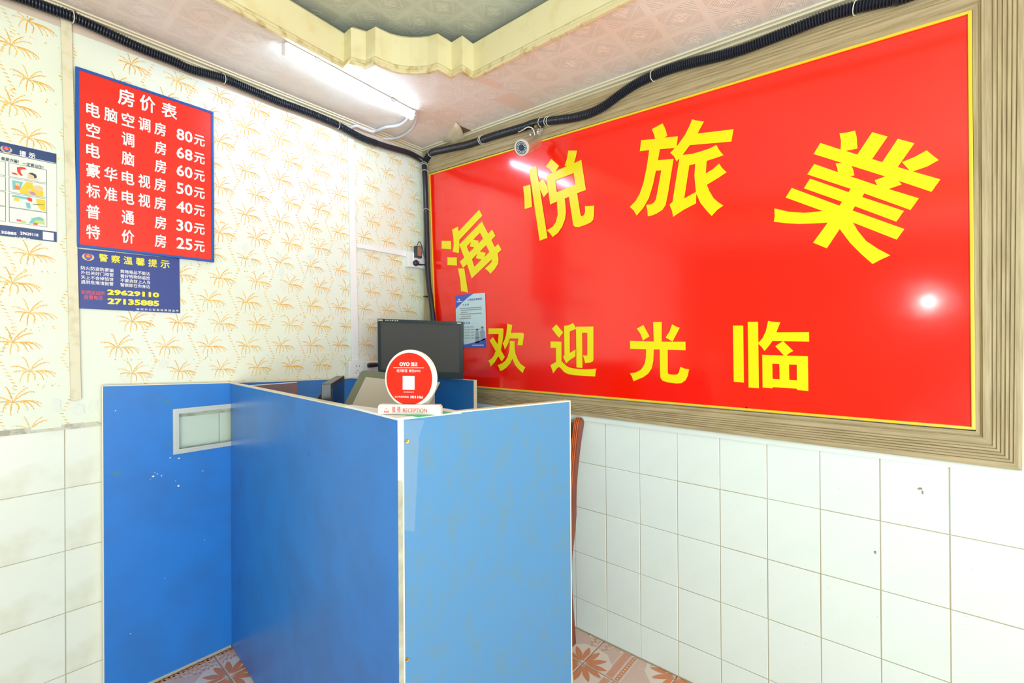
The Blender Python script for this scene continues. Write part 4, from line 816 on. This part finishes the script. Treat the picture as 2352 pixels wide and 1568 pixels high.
# clear packing tape over the corner
MB().prism([cpx(.0105, .86) - nn * .0016, cpx(.036, .85) - nn * .0006, cpx(.048, 1.06) - nn * .0006, cpx(.062, 1.096) - nn * .0006, cpx(.0105, 1.10) - nn * .0016], nn * .0003).build('clear_tape', 'clear_tape', rc)
# corner shelf on top, worktop and riser inside
sh = [Z_(x, y, ZT + .004) for x, y in ((912, 962), (792, 932), (806, 931), (868, 939), (948, 934), (1020, 939), (1060, 946))]
sh = [V((p.x, p.y, ZT + .001)) for p in sh]
MB().prism(sh, (0, 0, .005)).build('corner_shelf', 'papers', rc)
wt = [V((K0.x + .02, K0.y, .735)), V((K1.x + .03, K1.y + .02, .735)), V((K1.x + .36, K1.y - .04, .735)), V((K1.x + .40, 1.50, .735)), V((xr, 1.52, .735)), V((xr, YP, .735))]
MB().prism(wt, (0, 0, .02)).build('worktop', 'desk', rc, bevel=.002)
c = D_(945, 900, 2.17); c.z = .755; MB().obox(c, CR * .20, V((-CR.y, CR.x, 0)) * .16, V((0, 0, 1.0585 - .755))).build('riser_box', 'desk', rc, bevel=.002)
# ---- green mat, sign
def fr_local(o, yaw_dir):
    x = V((yaw_dir.x, yaw_dir.y, 0)).normalized(); y = V((-x.y, x.x, 0)); return lambda a, b, c: V(o) + x * a + y * b + V((0, 0, c))
bl = Z_(868, 951, ZT + .007); br = Z_(1012, 953, ZT + .007)
gm_ = MB().prism([Z_(x, y, ZT + .0062) for x, y in ((905, 949), (962, 958.5), (1040, 948), (1000, 941), (930, 939))], (0, 0, .0008)).build('mat', 'green'); tag(gm_, 'thin green mat under the reception sign on the counter corner', 'mat')
sg = thing('reception_sign', 'round red hotel sign standing in a white reception name bar on the counter', 'sign', (bl + br) / 2)
X = (br - bl).normalized(); Y = V((-X.y, X.x, 0)).normalized(); Wd = (br - bl).length; U = V((0, 0, 1)); O = bl
hb = Wd * .155
def T3(a, b, c): return O + X * a + Y * b + U * c
ch_ = .004
MB().prism([T3(0, 0, 0), T3(Wd, 0, 0), T3(Wd, 0, hb * .8), T3(Wd - ch_, 0, hb), T3(ch_, 0, hb), T3(0, 0, hb * .8)], Y * .016).build('name_bar', 'panel_white', sg, bevel=.0005)
ns = -Y * .0004
mb = MB()
def sgt(s, u0, u1, v0, v1, bold=.012, uu=3): text_fit(mb, s, T3(Wd * u0, 0, hb * v0) + ns, X * Wd * (u1 - u0), U * hb * (v1 - v0), -Y, bold, uu)
sgt('接', .23, .283, .24, .80, .006); sgt('待', .312, .366, .24, .80, .006); sgt('RECEPTION', .405, .79, .24, .62, .004)
cx, cz = Wd * .139, hb * .30; r = Wd * .037
arc = [(cx + r * math.cos(t), cz + r * .95 * math.sin(t)) for t in [math.pi * k / 14 for k in range(15)]]; arc2 = [(cx + r * .84 * math.cos(t), cz + .0006 + r * .80 * math.sin(t)) for t in [math.pi * k / 14 for k in range(15)]]
for k in range(14): mb.poly([T3(*p) + ns for p in ((arc[k][0], 0, arc[k][1]), (arc[k + 1][0], 0, arc[k + 1][1]), (arc2[k + 1][0], 0, arc2[k + 1][1]), (arc2[k][0], 0, arc2[k][1]))])
for (a0, a1, b0, b1) in ((cx - r * 1.08, cx + r * 1.08, cz - r * .42, cz - r * .02), (cx - r * .12, cx + r * .12, cz + r * .9, cz + r * 1.35)): mb.poly([T3(a0, 0, b0) + ns, T3(a1, 0, b0) + ns, T3(a1, 0, b1) + ns, T3(a0, 0, b1) + ns])
mb.build('lettering', 'dred', sg, kind='stuff')
R = Wd * .418; tilt = math.radians(1); yw = math.radians(-3)
X2 = (X * math.cos(yw) + Y * math.sin(yw)); Y2 = V((-X2.y, X2.x, 0)); N2 = (-Y2 * math.cos(tilt) + U * math.sin(tilt)); U2 = (U * math.cos(tilt) + Y2 * math.sin(tilt))
Rv = R * 1.075
DC = T3(Wd * .497, .009, hb + Rv * .88)
def cut_disc(r, cutv, n=56):
    out = []
    for k in range(n): t = 2 * math.pi * k / n; out.append((r * R * math.cos(t), max(r * math.sin(t), cutv) * Rv))
    return out
pd = MB().prism([DC + X2 * x + U2 * z for x, z in cut_disc(1, -.895)], -N2 * .005).build('disc', 'panel_white', sg, bevel=.0012)
MB().prism([DC + X2 * (x + R * .03) + U2 * z - N2 * .006 for x, z in cut_disc(.985, -.895)], -N2 * .004).build('disc_back', 'edge', sg, bevel=.0012)
red = MB().poly([DC + N2 * .0006 + X2 * (x - R * .03) + U2 * (z - R * .01) for x, z in cut_disc(.90, -.875)]).build('printed_face', mat('red_orange_face', (206, 44, 26), .15, noise=(6, .4, .7), col2=(196, 34, 22)), pd)
mb = MB(); n3 = N2 * .0009
def dt(s, u0, u1, vc, vh, bold=.01, uu=2): text_fit(mb, s, DC + n3 + X2 * (R * u0) + U2 * (Rv * (vc - vh)), X2 * R * (u1 - u0), U2 * Rv * 2 * vh, N2, bold, uu)
dt('OYO', -.41, -.01, .495, .068, .05, 3); dt('酒店', .035, .30, .495, .07, .008)
dt('经济舒适', -.52, -.10, .267, .05, 0); dt('就住OYO', -.04, .41, .267, .05, 0)
def bx(u0, u1, v0, v1): mb.poly([DC + n3 + X2 * (R * a) + U2 * (Rv * b) for a, b in ((u0, v0), (u1, v0), (u1, v1), (u0, v1))])
bx(-.66, .55, .364, .376); bx(-.28, .185, -.385, .09)
dt('官方微信公众号', -.24, .16, -.465, .02, 0); dt('24小时咨询电话:', -.59, -.03, -.634, .035, 0); dt('1010 1066', .03, .51, -.634, .045, .01)
mb.build('lettering', 'w_ink', pd, kind='stuff')
MB().prism([DC + X2 * (R * .3) - U2 * (R * .85) - N2 * .011, DC + X2 * (R * .99) - U2 * (R * .15) - N2 * .012, DC + X2 * (R * .60) - U2 * (R * .93) - N2 * .012], -N2 * .02).build('prop', 'alu', sg)
# ---- computer monitor
mn = thing('computer_monitor', 'dark slate flat monitor with a blank grey screen facing the room', 'monitor', D_(958, 888, 2.16))
dm = 2.2; q = [D_(867, 731.5, dm), D_(1064, 739, dm), D_(1063, 871, dm), D_(868.5, 863.5, dm)]
B_ = CF.copy()
def mq(u, v, o=0): return q[0].lerp(q[1], u).lerp(q[3].lerp(q[2], u), v) + B_ * o
cas = MB()
inn = [(.029, .052), (.966, .052), (.968, .885), (.031, .885)]; outc = [(0, 0), (1, 0), (1, 1), (0, 1)]
for k in range(4):
    a, b = outc[k], outc[(k + 1) % 4]; c, d = inn[(k + 1) % 4], inn[k]; cas.prism([mq(*a), mq(*b), mq(*c), mq(*d)], B_ * .014)
cas.prism([mq(*p, .012) for p in outc], B_ * .018); cas.build('casing', 'bezel', mn)
MB().prism([mq(u, v, .004) for u, v in inn], B_ * .004).build('screen', 'screen', mn)
MB().prism([mq(.2, .15, .03), mq(.8, .15, .03), mq(.8, .95, .03), mq(.2, .95, .03)], B_ * .03).build('rear_cover', 'dark', mn, bevel=.008)
mb = MB(); mb.poly([mq(.008, .012, -.0005), mq(.06, .012, -.0005), mq(.06, .038, -.0005), mq(.008, .038, -.0005)])
for u in (.09, .115, .145, .17, .20, .225): mb.poly([mq(u, .014, -.0005), mq(u + .016, .014, -.0005), mq(u + .016, .032, -.0005), mq(u, .032, -.0005)])
mb.poly([mq(.93, .016, -.0005), mq(.975, .016, -.0005), mq(.975, .034, -.0005), mq(.93, .034, -.0005)])
mb.build('bezel_print', 'alu', mn, kind='stuff')
bc = D_(958, 887, 2.12); bc.z = 1.0595; hx = V((CR.x, CR.y, 0)).normalized(); hy = V((-hx.y, hx.x, 0))
MB().add([bc + hx * (.112 * s * math.cos(t)) + hy * (.075 * s * math.sin(t)) + V((0, 0, z)) for s, z in ((1, 0), (1, .004), (.9, .010), (.3, .016)) for t in [2 * math.pi * k / 28 for k in range(28)]],
         [(r * 28 + k, r * 28 + (k + 1) % 28, (r + 1) * 28 + (k + 1) % 28, (r + 1) * 28 + k) for r in range(3) for k in range(28)] + [tuple(reversed(range(28))), tuple(range(84, 112))]).build('stand_base', 'bezel', mn, smooth=True)
MB().obox(bc + hy * .075 + V((0, 0, .008)), hx * .06, hy * .02, V((0, 0, .10))).build('stand_neck', 'bezel', mn, bevel=.003)
# ---- tilted touch terminal behind the sign
tt = thing('touch_terminal', 'tilted till terminal with a dark rim and pale reflecting glass behind the round sign', 'screen', (0.95, 1.15, .755))
p0, p1, p3 = D_(831, 849, 1.40), D_(985, 868, 1.50), D_(776, 957, 1.27)
p2 = p1 + (p3 - p0); qn = (p1 - p0).cross(p3 - p0).normalized(); qn = qn if qn.dot(CF) > 0 else -qn
def rq(cs, r, n=5):
    out = []
    for i in range(4):
        c = cs[i]; a = (cs[i - 1] - c).normalized(); b = (cs[(i + 1) % 4] - c).normalized()
        for k in range(n + 1): t = k / n; out.append(c + a * r * (1 - t) ** 2 + b * r * t ** 2)
    return out
cs = [p0, p1, p2, p3]
MB().prism(rq(cs, .018), qn * .022).build('casing', 'bezel', tt, bevel=.002)
MB().prism(rq([c - qn * .0012 for c in cs], .017), qn * .0011).build('rim', mat('dark_olive_rim', (106, 110, 92), .25), tt)
ww = (p1 - p0).length; hh = (p3 - p0).length; ux, uy = (p1 - p0).normalized(), (p3 - p0).normalized()
MB().prism([p0 + ux * a + uy * b - qn * .0022 for a, b in ((.022, .028), (ww - .022, .028), (ww - .022, hh - .02), (.022, hh - .02))], qn * .0009).build('glass', 'glass_tan_reflection', tt)
cc = (p0 + p1 + p2 + p3) / 4 + qn * .02; MB().prism([V((cc.x - .05, cc.y - .03, .755)), V((cc.x + .06, cc.y - .06, .755)), V((cc.x + .09, cc.y + .05, .755)), V((cc.x - .02, cc.y + .08, .755))], (0, 0, cc.z - .755 - .05)).build('stand', 'dark', tt, bevel=.004)
# ---- small monitor seen edge-on
sm = thing('side_monitor', 'small black monitor seen nearly edge-on behind the long counter panel', 'monitor', (.70, 1.35, .755))
e0, e1 = D_(761, 881, 1.30), D_(791, 862, 1.62); dv = V(((e1 - e0).x, (e1 - e0).y, 0)); e1 = e0 + dv; zt = (e0.z + D_(791, 862, 1.62).z) / 2; e0.z = e1.z = zt; hd = dv.normalized(); sn = V((hd.y, -hd.x, 0))   # screen faces +sn
if sn.dot(V((1, 0, 0))) < 0: sn = -sn
zb2 = .90
MB().prism([e0, e1, V((e1.x, e1.y, zb2)), V((e0.x, e0.y, zb2))], -sn * .028).build('casing', 'dark', sm, bevel=.002)
gl0 = e0 + hd * .018 + sn * .0006; gl1 = e1 - hd * .018 + sn * .0006
MB().prism([gl0 - U * .016, gl1 - U * .016, V((gl1.x, gl1.y, zb2 + .02)), V((gl0.x, gl0.y, zb2 + .02))], -sn * .0005).build('screen', 'glass_dark', sm)
r0 = e0 - sn * .027 + hd * .03; r1 = e1 - sn * .027 - hd * .05
MB().add([r0 - U * .02, r1 - U * .02, V((r1.x, r1.y, zb2 + .02)), V((r0.x, r0.y, zb2 + .02)), r0 - sn * .042 - U * .075 + hd * .02, r1 - sn * .042 - U * .075 - hd * .02, V((r1.x, r1.y, zb2 + .04)) - sn * .042, V((r0.x, r0.y, zb2 + .04)) - sn * .042],
         [(0, 1, 2, 3), (7, 6, 5, 4), (0, 4, 5, 1), (1, 5, 6, 2), (2, 6, 7, 3), (3, 7, 4, 0)]).build('rear_cover', 'dark', sm, bevel=.003)
mc = (e0 + e1) / 2 - sn * .03; MB().box((mc.x - .03, mc.y - .05, .757), (mc.x + .03, mc.y + .05, zb2 + .02)).build('stand_neck', 'dark', sm); MB().box((mc.x - .045, mc.y - .09, .755), (mc.x + .07, mc.y + .09, .765)).build('stand_base', 'dark', sm, bevel=.003)
# ---- brown-purple board leaning against the back panel
a, b = L_(556, 882, YL - 2.085), L_(683, 880.5, YL - 2.085); zt = (a.z + b.z) / 2
fo = thing('clipboard', 'brown-purple board with a white top edge leaning on the back panel', 'board', ((a.x + b.x) / 2, 2.08, .755))
MB().prism([V((.68, 2.060, .756)), V((b.x + .005, 2.060, .756)), V((b.x, 2.088, zt - .002)), V((.68, 2.088, zt - .002))], (0, .006, 0)).build('board_sheet', 'purple', fo)
MB().prism([V((.68, 2.0875, zt - .003)), V((b.x, 2.0875, zt - .003)), V((b.x, 2.0878, zt)), V((.68, 2.0878, zt))], (0, .007, 0)).build('edge_strip', 'white', fo)
# ================================================================== CHAIR
chr_ = thing('wooden_chair', 'varnished red-brown wooden chair behind the front panel, back to the tiled wall', 'chair', (1.42, 1.22, 0))
YC = 1.03
outl = [(1.572, .0), (1.603, .0), (1.592, .10), (1.578, .21), (1.574, .30), (1.580, .38), (1.600, .46), (1.613, .54), (1.6135, .60), (1.617, .66), (1.632, .75), (1.651, .83), (1.664, .873), (1.676, .905), (1.678, .922), (1.672, .936), (1.660, .943), (1.648, .940), (1.638, .925), (1.628, .89), (1.613, .82), (1.597, .74), (1.583, .66), (1.578, .60), (1.574, .54), (1.560, .46), (1.543, .38), (1.538, .30), (1.545, .20), (1.560, .10)]
def post(y0, nm):
    p = MB().prism([V((x, y0, z)) for x, z in outl], (0, .030, 0)).build(nm, 'chair', chr_, bevel=.003)
    fe = outl[17:25]; mb = MB()
    for k in range(3):
        yy = y0 + .0065 + k * .0085; mb.tube([V((x - .0005, yy, z)) for x, z in spline2(fe)], .0034, 6)
    mb.build('moulding', 'chair_hi', p, smooth=True); return p
def spline2(fe): return [(p.x, p.z) for p in spline([V((x, 0, z)) for x, z in fe], 4)]
post(YC, 'back_leg'); post(YC + .37, 'back_leg')
for y in (YC, YC + .37):
    MB().prism([V((1.215, y, 0)), V((1.245, y, 0)), V((1.255, y, .42)), V((1.205, y, .42))], (0, .034, 0)).build('front_leg', 'chair', chr_, bevel=.003)
    MB().box((1.25, y + .004, .36), (1.565, y + .026, .42)).build('seat_rail', 'chair', chr_, bevel=.002)
    MB().box((1.24, y + .008, .16), (1.555, y + .024, .185)).build('stretcher', 'chair', chr_, bevel=.002)
MB().prism([V((1.19, YC - .012, .42)), V((1.575, YC - .002, .42)), V((1.575, YC + .402, .42)), V((1.19, YC + .412, .42))], (0, 0, .028)).build('seat', 'chair', chr_, bevel=.008)
mb = MB(); TR = [(1.640, .925), (1.652, .93), (1.668, .90), (1.655, .865), (1.636, .86)]
MB().prism([V((x, YC + .029, z - .008)) for x, z in TR], (0, .342, 0)).build('top_rail', 'chair', chr_, bevel=.006)
MB().prism([V((1.583, YC + .029, .60)), V((1.600, YC + .029, .60)), V((1.606, YC + .029, .64)), V((1.590, YC + .029, .64))], (0, .342, 0)).build('lower_rail', 'chair', chr_, bevel=.003)
for k in range(4):
    y = YC + .07 + k * .072; MB().prism([V((1.590, y, .63)), V((1.602, y, .63)), V((1.656, y, .87)), V((1.642, y, .87))], (0, .03, 0)).build('back_slat', 'chair', chr_, bevel=.002)
